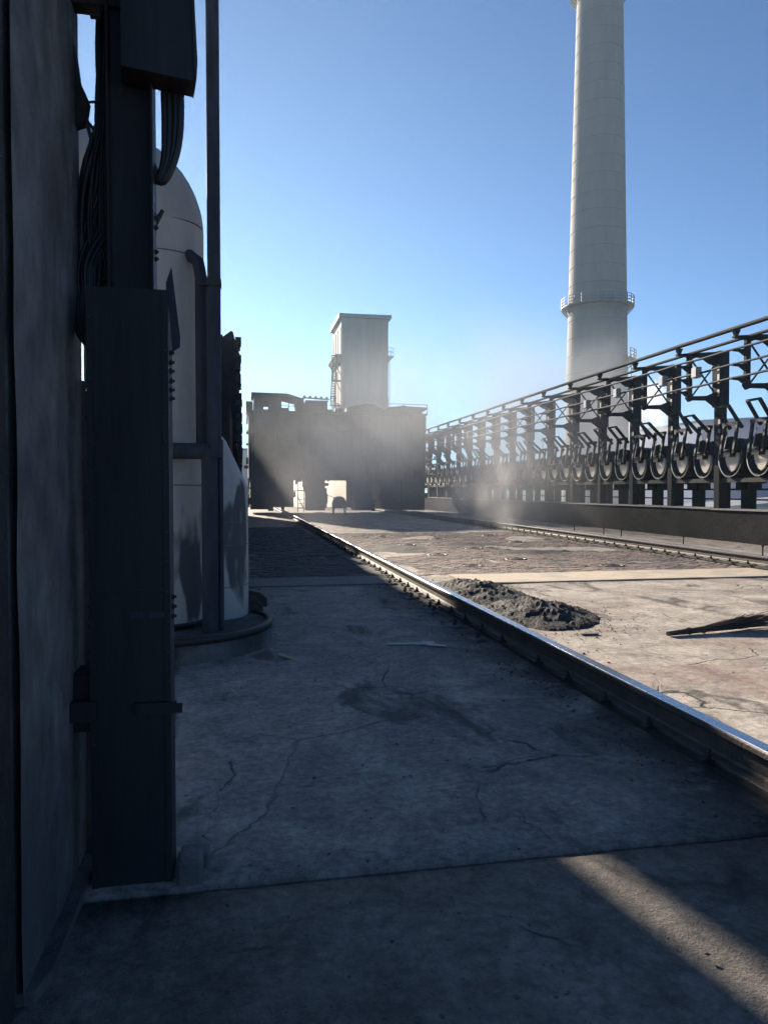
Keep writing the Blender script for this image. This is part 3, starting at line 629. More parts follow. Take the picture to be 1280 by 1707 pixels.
cb = thing('cable_bundle', 'tangled black cables dropping from the upper channel into the duct', 'cables', (-.5, 3.36, 2.4))
def bez(p, n=14):
    out = []
    P = [Vector(q) for q in p]; P = [P[0]] + P + [P[-1]]
    for i in range(1, len(P) - 2):
        for k in range(n):
            t = k / n; a, b_, c, d = P[i - 1], P[i], P[i + 1], P[i + 2]
            out.append(.5 * ((2 * b_) + (-a + c) * t + (2 * a - 5 * b_ + 4 * c - d) * t * t + (-a + 3 * b_ - 3 * c + d) * t ** 3))
    out.append(P[-2]); return out
for k in range(70):
    q = rnd.random(); d = rnd.uniform(-.05, .07)
    x_top = -.05 + rnd.uniform(-.03, .06); z_top = 1.0 - .5 * q + rnd.uniform(-.04, .04)
    xm = -.17 + .17 * q * rnd.uniform(.3, 1.1) + rnd.uniform(-.02, .02)
    p = [(x_top, d, z_top + .5), (x_top - .015, d, z_top + .15), (xm + .06, d * .8, .42 + .1 * rnd.random()), (xm, d * .5, .22 + rnd.uniform(-.03, .05)), (xm + .03 + rnd.uniform(0, .05), -.02, .02), (xm + .1, -.07, -.25), (xm + .12, -.08, -.6)]
    b = MB(); b.tube(bez(p, 6), rnd.choice((.006, .008, .01, .012)), 6); b.build('cable', 'cable', cb)
for k in range(46):
    d = rnd.uniform(-.06, .06); xm = rnd.uniform(-.185, -.04); zz = rnd.uniform(-.05, .06)
    p = [(-.02 + rnd.uniform(-.03, .02), d, 1.25), (-.04 + rnd.uniform(-.02, .02), d, .88 + zz), (xm * .75 - .01, d, .58 + zz), (xm, d * .8, .34 + zz), (xm + rnd.uniform(-.01, .03), d * .5, .12 + zz), (xm + .06, -.03, -.1), (xm + .12, -.06, -.4)]
    b = MB(); b.tube(bez(p, 6), rnd.choice((.006, .008, .011, .013)), 6); b.build('cable', 'cable', cb)
for k in range(16):
    p = [(.13 + rnd.uniform(-.13, .05), rnd.uniform(-.06, .03), .4), (.07 + rnd.uniform(-.1, .03), rnd.uniform(-.06, .0), .12 + rnd.uniform(0, .06)), (-.0 + rnd.uniform(-.1, .1), -.05, .0), (0.02 + rnd.uniform(-.1, .1), -.09, -.5)]
    b = MB(); b.tube(bez(p, 6), rnd.choice((.006, .009)), 6); b.build('cable', 'cable', cb)
for k in range(26):
    x0 = rnd.uniform(-.17, -.08); p = [(-.06 + rnd.uniform(-.06, .04), -.02, .32), (x0, -.03 + rnd.uniform(-.03, .02), .16), (x0 - .005, -.06, .0), (x0 + .0, -.09, -.10 - rnd.uniform(0, .06)), (x0 + .05, -.1, -.2), (x0 + .09, -.11, -.1)]
    b = MB(); b.tube(bez(p, 6), rnd.choice((.007, .01, .012)), 6); b.build('cable', 'cable', cb)
cb2 = thing('cable_loop', 'thick black cables looping below the switch box', 'cables', (-.3, 3.27, 3.2))
for k, (dx, r) in enumerate([(0, .018), (-.02, .016), (-.045, .016), (-.065, .014), (.012, .006)]):
    b = MB(); b.tube(bez([(.045 + dx, 0, .3), (.05 + dx, 0, .05), (.045 + dx * .9, 0, -.1), (.02 + dx * .6, 0, -.22), (-.03 + dx * .3, .01, -.3), (-.08, .02, -.2)], 6), r, 7); b.build('cable', 'cable', cb2)
cb3 = thing('cable_run', 'black cables rising from the switch box beside the tall pole', 'cables', (-.2, 3.24, 3.75))
for k in range(6):
    b = MB(); b.tube(bez([(-.09 + k * .003, 0, -.25 + k * .02), (-.02 + k * .006, .02, .02), (.06 + k * .014, .05, .3), (.1 + k * .02, .08, .6)], 6), .009 if k < 4 else .018, 6); b.build('cable', 'cable', cb3)
b = MB(); b.cbox(-.27, -.17, 3.04, 3.16, -.01, .1, .012); b.cbox(-.27, -.15, 3.18, 3.3, -.01, .055, .01)
tag(b.build('concrete_lump', 'plinth'), 'broken pale concrete lump at the foot of the cable duct', 'concrete lump')

# ------------------------------------------------------------ left side: standpipe vessel on round plinth
sp = thing('standpipe', 'pale peeling standpipe with gooseneck top on the round plinth', 'standpipe', (-.84, 8.0, .2))
b = MB(); b.lathe([(.455, .06), (.455, 4.07)], n=40); b.build('shaft', 'pipew', sp)
pts = [Vector((0, 0, 4.06)) + Vector((-.52 + .52 * math.cos(a), 0, .52 * math.sin(a))) for a in [i * math.pi / 2 / 12 for i in range(13)]] + [Vector((-1.2, 0, 4.58)), Vector((-2.6, 0, 4.58))]
b = MB(); b.tube(pts, .455, 40); b.build('gooseneck', 'pipeg', sp)
for z in (1.45, 3.75):
    b = MB(); b.lathe([(.456, z - .006), (.4585, z - .006), (.4585, z + .006), (.456, z + .006)], n=40); b.build('seam', 'pipeband', sp)
b = MB(); b.lathe([(.44, .04), (.49, .04), (.49, .065), (.44, .065)], n=40); b.build('base_ring', 'dpipe', sp)
for k in range(8):
    a = k * math.pi / 4 + .2; MB().box(-.03, .03, -.03, .03, 0, .045).build('foot', 'iron', sp, (.45 * math.cos(a), .45 * math.sin(a), 0))
ve = thing('hopper_vessel', 'pale peeling vessel with conical shoulder behind the tall pole', 'vessel', (-.46, 8.55, .2))
b = MB(); b.lathe([(.52, 0), (.52, 1.42), (.505, 1.46), (.28, 1.95), (.24, 2.0)], n=40); b.build('shell', 'pipew', ve)
for z in (.35, .8, 1.05): MB().lathe([(.521, z - .004), (.5235, z - .004), (.5235, z + .004), (.521, z + .004)], n=40).build('seam', 'pipeband', ve)
b = MB(); b.lathe([(.23, 1.99), (.23, 2.6), (.2, 2.8)], n=24); b.build('neck', 'dpipe', ve)
b = MB(); b.prism([(.44, .0), (.68, .0), (.68, .08), (.58, .19), (.44, .2)], 'y', -.02, .0); b.build('gusset', 'iron', ve)
b = MB(); b.prism([(.48, .0), (.74, .0), (.74, .1), (.66, .17), (.5, .21)], 'y', .4, .42); b.build('gusset', 'iron', ve)
pl = thing('round_plinth', 'low round sooty plinth with steel rim under the standpipe', 'plinth', (-.78, 8.0, 0))
b = MB(); b.lathe([(1.08, -.02), (1.07, .19), (1.03, .2), (0, .2)], n=48); b.build('base', 'plinth', pl)
b = MB(); b.lathe([(1.03, .2), (1.03, .235), (1.065, .235), (1.085, .225), (1.085, .17), (1.075, .17)], n=48); b.build('rim_band', 'iron', pl)
pol = thing('tall_pole', 'tall slender dark steel pole rising in front of the standpipe', 'pole', (-.262, 7.42, .2))
b = MB(); b.tube([(0, 0, 1.72), (0, 0, 9.5)], .063, 16); b.build('upper_tube', 'dpipe', pol)
b = MB(); b.tube([(-.055, .02, 0), (-.055, .02, 1.8)], .078, 16); b.build('lower_tube', 'dpipe', pol)
b = MB(); b.tube([(.045, .1, 0), (.045, .1, 1.9)], .03, 10); b.build('side_tube', 'dpipe', pol)
b = MB(); b.tube([(-.055, .02, 1.78), (-.9, .02, 1.78), (-1.5, .02, 1.78)], .078, 16); b.build('branch_tube', 'dpipe', pol)
b = MB(); b.tube([(-.13, .16, 1.86), (-.13, .16, 3.5), (-.16, .19, 3.66), (-.24, .27, 3.74), (-.36, .36, 3.76)], .06, 14); b.build('vent_tube', 'dpipe', pol)
b = MB(); b.box(-.15, .05, -.02, .02, 3.38, 3.42); b.box(-.07, .07, -.07, .07, 3.37, 3.43); b.build('clamp', 'iron', pol)

# row of dark main and frames further along the walkway side (casts the long shade)
lm = thing('walkway_gas_main', 'sooty gas main on a dark wall beyond the standpipe', 'gas main', (-.9, 14.2, 0))
b = MB(); b.box(-.6, .5, 0, 36, -.02, 2.5); b.build('wall', 'retw', lm)
b = MB(); b.box(-.6, .72, -3.1, -.005, -.02, 2.87); b.build('sun_block_wall', 'retw', lm)  # dark wall added and raised to trim the start of the light strip
b = MB(); b.box(-1.25, .48, -3.3, -3.105, -.02, 4.1); b.box(-.1, .44, -3.33, -3.302, 1.2, 2.3); b.build('sun_block_post', 'navy', lm)  # post added to block the sun left of the light strip
b = MB(); b.box(-.07, .55, .005, .13, 2.5, 4.5); b.build('sun_block_plate', 'navy', lm)  # plate added to block the sun right of the light strip
b = MB(); b.tube([(-.1, 0.3, 2.7), (-.1, 36, 2.7)], .6, 20); b.build('pipe', 'navy', lm)
for k in range(10):
    yy = .5 + k * 3.7; b = MB(); b.tube([(-.1, yy - .06, 2.7), (-.1, yy + .06, 2.7)], .65, 20); b.build('flange', 'navy', lm)
hts = [4.42, 4.86, 4.92, 4.2, 4.12, 4.25, 4.72, 4.75, 4.75, 4.8, 4.8, 4.8, 4.8]
for k in range(13):
    o = thing('screen_frame', 'dark lumpy steel screen frame on the walkway main, %s beyond the standpipe' % ORD[k], 'screen frame', (-.62, 14.35 + k * 2.72, 0), 'screen frames along the walkway')
    h = hts[k]
    b = MB(); b.box(.25, .55, -.12, .12, 2.5, h); b.box(.28, .5, .121, 2.59, 2.5, h - .02); b.build('panel', 'navy', o)
    b = MB()
    for j in range(9): 
        z = 2.5 + (h - 2.5) * j / 8 * .95; b.box(.5, .56 + rnd.uniform(0, .07), -.13 - rnd.uniform(0, .05), .1, z, z + rnd.uniform(.08, .16))
    b.box(.1, .3, -.1, .1, h - .3, h + .02); b.prism([(.2, h), (.42, h + .17), (.46, h + .15), (.5, h - .02)], 'y', -.08, .05); b.build('clamp_stack', 'iron', o)
    b = MB(); b.bar((.4, 0, 2.5), (.4, 2.6, 3.6), .1); b.build('brace', 'navy', o)

# ------------------------------------------------------------ charging car straddling the rails
YC = 50.0
car = thing('charging_car', 'huge sooty coal charging car straddling both rails in the smoke', 'charging car', (6.6, YC, 0))
def cpart(name, m, *boxes):
    b = MB()
    for q in boxes: b.box(*q)
    return b.build(name, m, car)
cpart('body', 'car', (-6.2, 5.9, .2, 9, 2.45, 6.75))
for k in range(13): cpart('body_rib', 'car', (-6.2 + k * 1.0, -6.08 + k * 1.0, .05, .2, 2.5, 6.7))
cpart('deck_edge', 'car', (-6.3, 6.0, 0, 9.2, 6.76, 6.9))
cpart('underframe', 'car', (-6.2, 5.9, .3, .9, 2.35, 2.44)); cpart('underframe', 'car', (-6.2, 5.9, 8, 8.6, 2.35, 2.44))
# leg housings
for q in ((-6.1, -4.6, .3, 4.2, .3, 2.34), (-4.55, -3.2, .5, 2.6, .45, 2.34), (-2.35, -1.08, .4, 1.8, .2, 2.4), (1.0, 2.2, .4, 2.4, .2, 2.4), (2.9, 4.2, .5, 4.4, .3, 2.34), (4.25, 5.9, .3, 3.4, .2, 2.34)): cpart('leg_housing', 'car', q)
for x in (-3.9, 3.75):
    for yy in (.8, 2.4, 6.6, 8.2):
        b = MB(); b.tube([(x - .07, yy, .62), (x + .07, yy, .62)], .38, 20); b.tube([(x - .1, yy, .62), (x + .1, yy, .62)], .12, 10); b.build('wheel', 'iron', car)
# feed hoppers and telescopic chutes
for x in (-1.7, 1.6, 4.6):
    b = MB(); b.lathe([(.6, 2.44), (.6, 1.9), (.35, 1.2), (.35, .55)], (x, 4.5, 0), 20); b.build('feed_chute', 'car', car)
b = MB(); b.prism([(-.5, 2.45), (.3, 2.45), (.18, 2.25), (.1, 1.7), (-.05, 1.3), (-.2, .4), (-.5, .4)], 'y', .5, 1.0); b.build('chute_guard', 'car', car, (.95, 0, 0))
ld = cpart('ladder', 'car', (-2.95, -2.9, .5, .55, .1, 2.4), (-2.55, -2.5, .5, .55, .1, 2.4))
for k in range(7): MB().box(-2.9, -2.55, .51, .54, .35 + k * .3, .39 + k * .3).build('rung', 'car', ld)
b = MB(); b.bar((-2.95, .6, 1.2), (-2.5, .6, .3), .06); b.bar((-3.2, .6, 1.55), (-1.9, .6, 1.55), .07); b.build('pipe_brace', 'car', car)
# boxes, pipes and hoses bolted over the front of the body
for k in range(26):
    x = rnd.uniform(-6.2, 5.2); z = rnd.uniform(2.4, 6.3); w_ = rnd.uniform(.2, .9); h = rnd.uniform(.15, .7)
    cpart('panel_box', 'car', (x, x + w_, -.1 - rnd.uniform(.02, .35), .0499, z, z + h))
for k in range(9):
    x = -5.9 + k * 1.4 + rnd.uniform(-.4, .4); b = MB(); b.tube([(x, -.06, 6.8), (x + rnd.uniform(-.1, .1), -.1, 4.5), (x + rnd.uniform(-.5, .5), -.12, 2.2 + rnd.uniform(-.5, .4))], .05, 6); b.build('hose', 'iron', car)
for k in range(14):
    x = rnd.choice((rnd.uniform(-3.2, -2.4), rnd.uniform(.3, 1.0), rnd.uniform(2.2, 2.9), rnd.uniform(-1.1, -.7))); z = rnd.uniform(1.9, 2.35); cpart('hanging_box', 'car', (x, x + rnd.uniform(.06, .3), .45, .8, z, 2.349))
for k in range(10):
    x = rnd.uniform(-6.1, 5.6); cpart('roof_box', 'car', (x, x + rnd.uniform(.15, .6), 3.8, 4.4, 6.9, 7.05 + rnd.uniform(0, .55)))
sdp = cpart('side_platform', 'car', (6.01, 7.0, 1, 7, 2.6, 2.7)); b = MB()
for yy in (1.1, 3, 5): b.tube([(6.95, yy, 2.7), (6.95, yy, 3.8)], .035, 6)
b.tube([(6.95, 1.1, 3.8), (6.95, 6.9, 3.8)], .035, 6); b.tube([(6.95, 1.1, 3.25), (6.95, 6.9, 3.25)], .03, 6); b.tube([(6.05, 1.1, 3.8), (6.95, 1.1, 3.8)], .035, 6); b.build('platform_rail', 'galv', sdp)
for k in range(34):
    xl = rnd.choice((-6.1, -4.6, -3.2, -2.35, -1.08, 1.0, 2.2, 2.9, 4.2, 5.9)) + rnd.uniform(-.12, .1); z = rnd.uniform(.15, 2.0); cpart('leg_box', 'car', (xl - rnd.uniform(.05, .22), xl + rnd.uniform(.05, .2), .2, .6, z, z + rnd.uniform(.1, .5)))
for k in range(16):
    xl = rnd.choice((-6.2, 5.9)); z = rnd.uniform(2.5, 6.4); y_ = rnd.uniform(.3, 4); cpart('side_fitting', 'car', (xl - rnd.uniform(.05, .3), xl + rnd.uniform(.05, .3), y_, y_ + .5, z, z + rnd.uniform(.1, .7)))
# huts on the roof
hut = cpart('operator_hut', 'car', (-5.85, -4.0, .4, 3.4, 7.5, 7.95), (-5.85, -4.0, .4, 3.4, 6.9, 7.02), (-5.85, -5.2, .4, 3.4, 7.02, 7.5), (-4.9, -4.0, .4, .5, 7.02, 7.5))
MB().prism([(-6.0, 7.96), (-3.9, 7.96), (-2.5, 7.62), (-2.5, 7.75), (-3.6, 8.08), (-6.0, 8.12)], 'y', .2, 3.6).build('hut_roof', 'car', hut)
cpart('service_hut', 'car', (-2.35, -.9, .4, 3.0, 6.9, 7.6), (-3.0, -2.5, .4, 3.0, 6.9, 7.6))
b = MB(); b.tube([(-2.6, .5, 7.86), (-.75, .5, 7.78)], .05, 8)
for k in range(5): b.tube([(-2.45 + k * .38, .5, 7.9 - k * .015), (-2.45 + k * .38, .5, 8.0 - k * .015)], .09, 8)
b.build('vent_row', 'car', car)
MB().box(-2.4, -.85, .3, 3.1, 7.6, 7.68).build('hut_roof', 'car', car)
cpart('side_box', 'car', (-6.35, -5.9, 1, 3, 6.9, 7.6))
cpart('window_mullion', 'car', (-3.55, -3.5, .42, .48, 6.9, 7.55), (-4.0, -3.0, .42, .48, 7.25, 7.29))
b = MB(); b.prism([(.5, 6.9), (.5, 7.3), (1.2, 7.5), (2.0, 7.6), (2.5, 7.55), (3.0, 7.3), (3.0, 6.9)], 'y', 1, 3); b.build('winch_cover', 'car', car)
for x in (-.2, .1, .6): MB().tube([(x, 1.2, 6.9), (x + .1, 1.2, 7.25)], .16, 10).build('valve_pot', 'car', car)
rh = cpart('motor_hut', 'car', (3.3, 5.75, .5, 3.5, 6.9, 7.25))
MB().prism([(2.9, 7.1), (3.4, 7.35), (4.2, 7.42), (4.35, 7.5), (4.6, 7.42), (6.1, 7.35), (6.1, 7.25), (5.8, 7.05), (3.1, 6.98)], 'y', .3, 3.7).build('hut_roof', 'car', rh)
b = MB()
for x in (-.6, .2, 3.0, 6.0): b.tube([(x, .1, 6.9), (x, .1, 7.6 if x < 3 else 7.55)], .03, 6)
b.tube([(2.6, .1, 7.55), (6.0, .1, 7.5)], .025, 6); b.tube([(-.6, .1, 7.2), (.2, .1, 7.2)], .025, 6); b.build('guard_rail', 'galv', car)
# hand cart behind the car
hc = thing('tub_cart', 'small arched tub cart standing in the bright gap under the charging car', 'cart', (6.05, 47.0, 0))
b = MB(); b.prism([(-.42, .45), (-.4, .85), (-.28, 1.1), (-.1, 1.2), (.1, 1.2), (.28, 1.1), (.4, .85), (.42, .45)], 'y', -.4, .4); b.build('tub', 'iron', hc)
for s in (-1, 1):
    for yy in (-.3, .3):
        b = MB(); b.bar((s * .38, yy, 0), (s * .36, yy, .46), .06); b.build('leg', 'iron', hc)
b = MB(); b.tube([(-.2, .0, 1.05), (-.9, .1, 1.35)], .02, 6); b.build('handle', 'iron', hc)

# ------------------------------------------------------------ tower
tw = thing('coal_tower', 'tall plain beige coal tower behind the charging car', 'tower', (0, 0, 0))
TX0, TX1, TY0, TY1, TZ = 11.9, 17.7, 90, 99, 22.6
b = MB(); b.box(TX0, TX1, TY0, TY1, -7, TZ); b.build('shaft', 'tower', tw)
b = MB(); b.box(TX0 - .35, TX1 + .35, TY0 - .35, TY1 + .35, TZ, TZ + .45); b.build('roof', 'galv', tw)
for k in range(11): MB().box(TX0 + .1 + k * .56, TX0 + .22 + k * .56, TY0 - .04, TY0 - .001, -7, 13 + (k % 3) * .02).build('pilaster', 'tower', tw)
for k in range(4): MB().box(TX0 - .06, TX0 - .001, TY0 + .6 + k * 2.4, TY0 + .9 + k * 2.4, -7, TZ - 1).build('pilaster', 'tower', tw)
g = MB(); g.prism([(TX1, 18.2), (TX1 + .75, 18.2), (TX1 + .75, 18.1), (TX1 + .1, 17.4), (TX1, 17.3)], 'y', TY0 + .2, TY0 + 6); g.build('balcony', 'tower', tw)
g = MB()
for yy in (TY0 + .3, TY0 + 2, TY0 + 4): g.tube([(TX1 + .72, yy, 18.2), (TX1 + .72, yy, 19.2)], .03, 6)
g.tube([(TX1, TY0 + .3, 19.2), (TX1 + .72, TY0 + .3, 19.2), (TX1 + .72, TY0 + 5, 19.2)], .03, 6); g.tube([(TX1, TY0 + .3, 18.7), (TX1 + .72, TY0 + .3, 18.7), (TX1 + .72, TY0 + 5, 18.7)], .025, 6); g.build('balcony_rail', 'galv', tw)
g = MB(); g.prism([(TX0, 18.2), (TX0 - .75, 18.2), (TX0 - .75, 18.1), (TX0 - .1, 17.2), (TX0, 17.1)], 'y', TY0 + .2, TY0 + 8); g.build('balcony', 'tower', tw)
b = MB(); b.tube([(TX1 + .18, TY0 + .1, -7), (TX1 + .18, TY0 + .1, 17.4)], .05, 8); b.build('downpipe', 'galv', tw)
sr = MB(); X0 = TX0 - .2
def rail_(a, c): sr.tube([a, c], .07, 6)
levels = [(16.8, 14.2, -1.25, -.9), (13.4, 11.2, -1.2, -.5), (10.9, 9.0, -.9, -1.2)]
for (za, zb, xa, xb) in [(17.0, 12.2, -1.05, -1.25), (12.2, 9.6, -.75, -.4), (9.6, 7.6, -1.1, -1.2)]:
    for off in (0, .45):
        rail_((TX0 + xa + off, TY0 + .5, za), (TX0 + xb + off, TY0 + .5, zb))
    n = int((za - zb) / .3)
    for k in range(n):
        t_ = k / n; x = TX0 + xa + (xb - xa) * t_; z = za + (zb - za) * t_; sr.box(x, x + .45, TY0 + .4, TY0 + .6, z - .04, z + .04)
sr.build('access_ladder', 'dpipe', tw)
for (z, x) in ((17.0, -1.15), (15.0, -1.1), (12.0, -1.35), (9.5, -1.1)):
    b = MB(); b.box(TX0 + x, TX0, TY0 + .2, TY0 + 1.2, z - .05, z + .05); b.bar((TX0 + x + .4, TY0 + .3, z), (TX0, TY0 + .3, z - 1.4), .08)
    for xx in (x + .05, x / 2): b.tube([(TX0 + xx, TY0 + .25, z), (TX0 + xx, TY0 + .25, z + 1)], .06, 6)
    b.tube([(TX0 + x, TY0 + .25, z + 1), (TX0 + x / 2, TY0 + .25, z + 1)], .06, 6); b.build('landing', 'dpipe', tw)

# ------------------------------------------------------------ chimney
ch = thing('chimney', 'tall tapering concrete chimney with ring platforms beyond the gas main', 'chimney', (49.9, 99.0, -7))
b = MB(); H = 100; prof = []; z = 0
while z < H:
    r = 4.72 - .0205 * z - (.45 if z > 38.5 else 0) * 0
    prof += [(r + .05, z), (r + .0, z + 2.3), (r - .07, z + 2.42)]; z += 2.5
b.lathe(prof, n=48, smooth=False); 
b.lathe([(prof[-1][0], H), (0, H)], n=48)
o = b.build('shaft', 'chimney', ch)
def ring_platform(z, r, a0=0, a1=2 * math.pi, wid=.85):
    b = MB(); b.lathe([(r, -.12), (r + wid, -.06), (r + wid, .04), (r, .04)], (0, 0, z), 40, False, a0, a1); p = b.build('platform', 'galv', ch)
    n = max(6, int(28 * (a1 - a0) / 6.283)); b = MB()
    for k in range(n + 1):
        a = a0 + (a1 - a0) * k / n; c, s = math.cos(a), math.sin(a)
        b.tube([((r + wid - .05) * c, (r + wid - .05) * s, z), ((r + wid - .05) * c, (r + wid - .05) * s, z + 1.25)], .06, 5)
        b.tube([(r * c, r * s, z - 1.3), ((r + wid) * c, (r + wid) * s, z - .08)], .05, 5)
    for h in (.42, .84, 1.25):
        m = 48; b.tube([((r + wid - .05) * math.cos(a0 + (a1 - a0) * k / m), (r + wid - .05) * math.sin(a0 + (a1 - a0) * k / m), z + h) for k in range(m + 1)], .055, 5)
    b.build('guard_rail', 'galv', p)
ring_platform(34.6, 4.0, wid=1.05); ring_platform(78.5, 3.1, wid=1.0); ring_platform(27.0, 4.15, R(-60), R(20), 1.2)
b = MB(); b.lathe([(4.15, 33.9), (4.2, 34.0), (4.2, 34.4), (4.12, 34.5)], n=48); b.build('collar', 'chimney', ch)
b = MB(); b.tube([(4.9, -1.2, 10), (4.7, -1.2, 28)], .06, 6); b.build('ladder', 'galv', ch)

# ------------------------------------------------------------ far yard: sheds, lamps, trees
def building(name, label, x0, x1, y0, y1, z1, wm, rows=2, cols=8, sign=0):
    t = thing(name, label, 'building', ((x0 + x1) / 2, y0, -7))
    b = MB(); hx = (x1 - x0) / 2; b.box(-hx, hx, 0, y1 - y0, 0, z1 + 7); b.build('wall', wm, t)
    b = MB(); b.prism([(-hx - .3, z1 + 7), (0, z1 + 7.0 + .1 + .03 * (x1 - x0)), (hx + .3, z1 + 7)], 'y', -.3, y1 - y0 + .3); b.build('roof', wm if wm == 'bluewall' else 'galv', t)
    for r in range(rows):
        for c in range(cols):
            x = -hx + (c + .5) * 2 * hx / cols; z = 2 + r * 3.2
            if z + 1.8 > z1 + 6.6: continue
            wv = MB().box(x - .9, x + .9, -.06, -.001, z, z + 1.6).build('window', 'card', t)
            MB().box(x - .8, x + .8, -.08, -.061, z + .1, z + 1.5).build('pane', 'glass', wv)
    return t
building('blue_shed', 'blue clad shed roofline behind the ascension pipe levers', 87.6, 140, 130, 160, 15.2, 'bluewall', 2, 8)
building('yard_building', 'pale low yard building glimpsed under the gas main', 60, 95, 86, 98, -.6, 'palewall', 2, 9)
building('yard_building', 'pale yard block glimpsed below the chimney', 30, 44, 112, 120, .2, 'palewall', 3, 5)
building('yard_building', 'pale warehouse glimpsed left of the charging car', -14, 3.5, 120, 140, 8.0, 'palewall', 3, 5)
building('yard_building', 'pale low hall glimpsed under the charging car', 3.5, 11.5, 104, 120, 6.0, 'palewall', 3, 4)
for i, (x, y) in enumerate([(54, 128), (56.3, 128), (58.4, 128)]):
    t = thing('yard_lamp', 'tiny yard lamp on a thin mast behind the rack, %s of three counting rightwards' % ORD[i], 'lamp', (x, y, -7), 'yard lamps')
    b = MB(); b.tube([(0, 0, 0), (0, 0, 17.5 - .6 * (i == 1))], .09, 6); b.build('mast', 'galv', t)
    b = MB(); b.box(-.45, .45, -.2, .2, 17.4 - .6 * (i == 1), 17.9 - .6 * (i == 1)); b.build('lamp_head', 'galv', t)
def tree(x, y, h, cr, label, seed):
    rr = random.Random(seed); t = thing('tree', label, 'tree', (x, y, -7), 'far trees')
    b = MB(); b.tube([(0, 0, 0), (.1, .1, h * .5), (0, .2, h * .85)], [.35, .25, .08], 8)
    for k in range(7):
        a = rr.uniform(0, 6.3); z = h * rr.uniform(.35, .7); b.tube([(0, 0, z), (math.cos(a) * cr * .6, math.sin(a) * cr * .6, z + cr * .6)], [.14, .04], 5)
    b.build('trunk', 'bark', t)
    b = MB()
    cl = [(rr.gauss(0, cr * .45), rr.gauss(0, cr * .45), h * .72 + rr.gauss(0, cr * .4), rr.uniform(.25, .5) * cr) for _ in range(16)]
    for (cx, cy_, cz, r) in cl:
        for k in range(110):
            v = Vector((rr.gauss(0, 1), rr.gauss(0, 1), rr.gauss(0, 1))).normalized() * r * rr.random() ** .4; c = Vector((cx, cy_, cz)) + v
            u = Vector((rr.gauss(0, 1), rr.gauss(0, 1), rr.gauss(0, 1))).normalized() * .22; q = u.orthogonal().normalized() * .16
            b.add([c - u, c + q, c + u, c - q], [(0, 1, 2, 3)])
    b.build('crown', 'leaf', t)
tree(2.2, 84, 9.5, 2.4, 'green tree glimpsed in the gap left of the charging car', 1)
tree(70, 84, 8.5, 2.6, 'green tree glimpsed under the gas main', 2)
tree(84, 82, 8.2, 2.4, 'leafy tree in the yard beyond the gas main near the blue shed', 3)

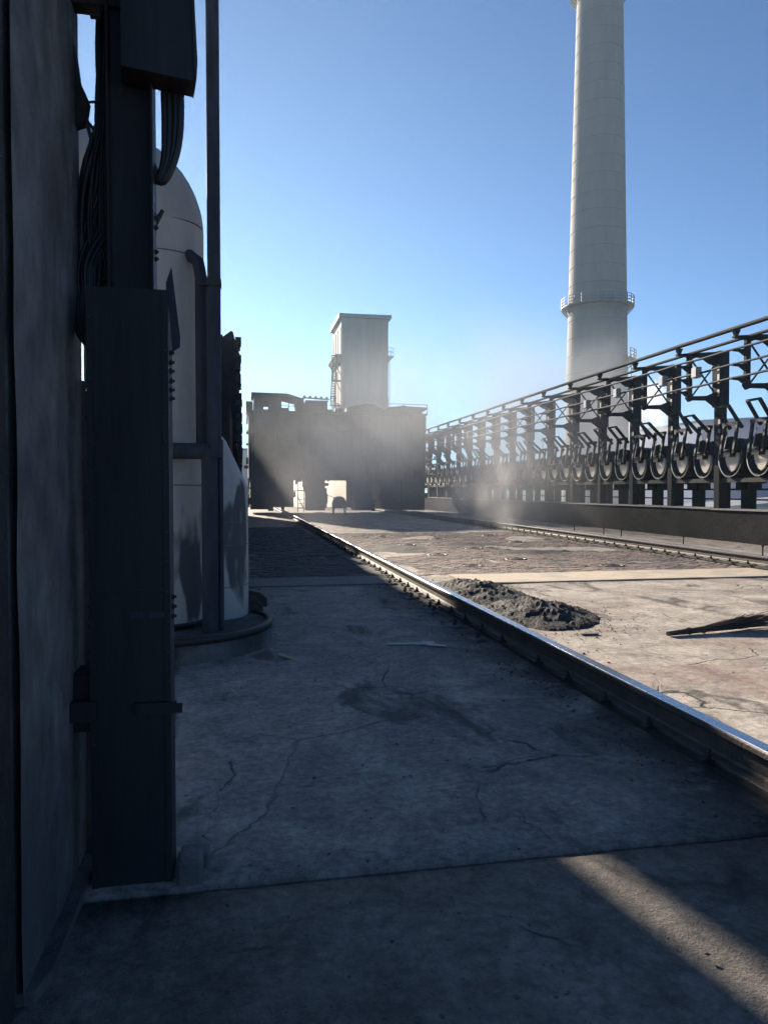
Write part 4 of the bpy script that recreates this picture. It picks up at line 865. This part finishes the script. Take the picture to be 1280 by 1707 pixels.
# ------------------------------------------------------------ smoke and haze
def smoke(name, x0, x1, y0, y1, z0, z1, dens, label, nscale, lo, hi, mode='bank', seed=0.0, aniso=.35, col=(.82, .8, .78), stretch=(1, 1, 1)):
    b = MB(); b.box(x0, x1, y0, y1, z0, z1); o = b.build(name, M['pipeg']); o.data.materials.clear()
    m = bpy.data.materials.new(name); m.use_nodes = True; t = m.node_tree; t.nodes.clear(); N = t.nodes.new; L = t.links.new
    out = N('ShaderNodeOutputMaterial'); pv = N('ShaderNodeVolumePrincipled'); L(pv.outputs[0], out.inputs['Volume'])
    pv.inputs['Color'].default_value = (*col, 1); pv.inputs['Anisotropy'].default_value = aniso
    tc = N('ShaderNodeTexCoord'); mp = N('ShaderNodeMapping'); mp.inputs['Location'].default_value = (seed, seed * .7, seed * .3); mp.inputs['Scale'].default_value = stretch
    L(tc.outputs['Object'], mp.inputs[0])
    n = N('ShaderNodeTexNoise'); n.inputs['Scale'].default_value = nscale; n.inputs['Detail'].default_value = 5; n.inputs['Roughness'].default_value = .55; n.inputs['Distortion'].default_value = .6
    L(mp.outputs[0], n.inputs['Vector'])
    mr = N('ShaderNodeMapRange'); mr.inputs[1].default_value = lo; mr.inputs[2].default_value = hi; mr.interpolation_type = 'SMOOTHSTEP'; L(n.outputs[0], mr.inputs[0])
    # soft ellipsoidal falloff towards the faces of the box
    g = N('ShaderNodeMapping'); g.inputs['Location'].default_value = (-(x0 + x1) / (x1 - x0), -(y0 + y1) / (y1 - y0), -(z0 + z1) / (z1 - z0)); g.inputs['Scale'].default_value = (2 / (x1 - x0), 2 / (y1 - y0), 2 / (z1 - z0))
    L(tc.outputs['Object'], g.inputs[0])
    ln = N('ShaderNodeVectorMath'); ln.operation = 'LENGTH'; L(g.outputs[0], ln.inputs[0])
    fo = N('ShaderNodeMapRange'); fo.inputs[1].default_value = 1.0; fo.inputs[2].default_value = .35; fo.interpolation_type = 'SMOOTHSTEP'; L(ln.outputs['Value'], fo.inputs[0])
    a = N('ShaderNodeMath'); a.operation = 'MULTIPLY'; L(mr.outputs[0], a.inputs[0]); L(fo.outputs[0], a.inputs[1])
    c = N('ShaderNodeMath'); c.operation = 'MULTIPLY'; c.inputs[1].default_value = dens; L(a.outputs[0], c.inputs[0]); L(c.outputs[0], pv.inputs['Density'])
    o.data.materials.append(m); tag(o, label, kind='stuff'); return o
smoke('smoke', -4, 31, 25, 49.6, -6.5, 11.5, .11, 'grey smoke bank hanging in front of the charging car', .17, .34, .64, aniso=0.0, col=(.70, .71, .73))
smoke('smoke', 0, 19, 61, 88, -4.0, 7.5, .12, 'sunlit dust glowing under and behind the charging car', .14, .3, .6, seed=4.0, aniso=.6, col=(.85, .8, .72))
smoke('smoke', 7.9, 10.1, 24.2, 26.4, -1.3, 3.4, .75, 'pale smoke wisp rising from the deck before the distant rail', .9, .45, .72, seed=3.0, stretch=(1, 1, .6), aniso=0.2)
smoke('smoke', 9.6, 12.8, 28, 31, -1.8, 4.2, .26, 'thin smoke wisp drifting up in front of the ascension pipes', .8, .42, .75, seed=9.0, stretch=(1, 1, .6), aniso=0.1)
smoke('steam', 58, 74, 112, 122, 8, 22, .5, 'white steam puff rising behind the gas main beside the chimney', .22, .4, .62, seed=5.0, col=(.95, .95, .95))
b = MB(); b.box(-420, 420, -120, 620, -8, 97); hz = b.build('haze', M['pipeg']); hz.data.materials.clear()
m = bpy.data.materials.new('haze'); m.use_nodes = True; t = m.node_tree; t.nodes.clear()
out = t.nodes.new('ShaderNodeOutputMaterial'); pv = t.nodes.new('ShaderNodeVolumePrincipled'); t.links.new(pv.outputs[0], out.inputs['Volume'])
pv.inputs['Color'].default_value = (.55, .8, 1.0, 1); pv.inputs['Density'].default_value = .0003; pv.inputs['Anisotropy'].default_value = .55
hz.data.materials.append(m); tag(hz, 'pale thin industrial haze hanging over the whole yard', kind='stuff')
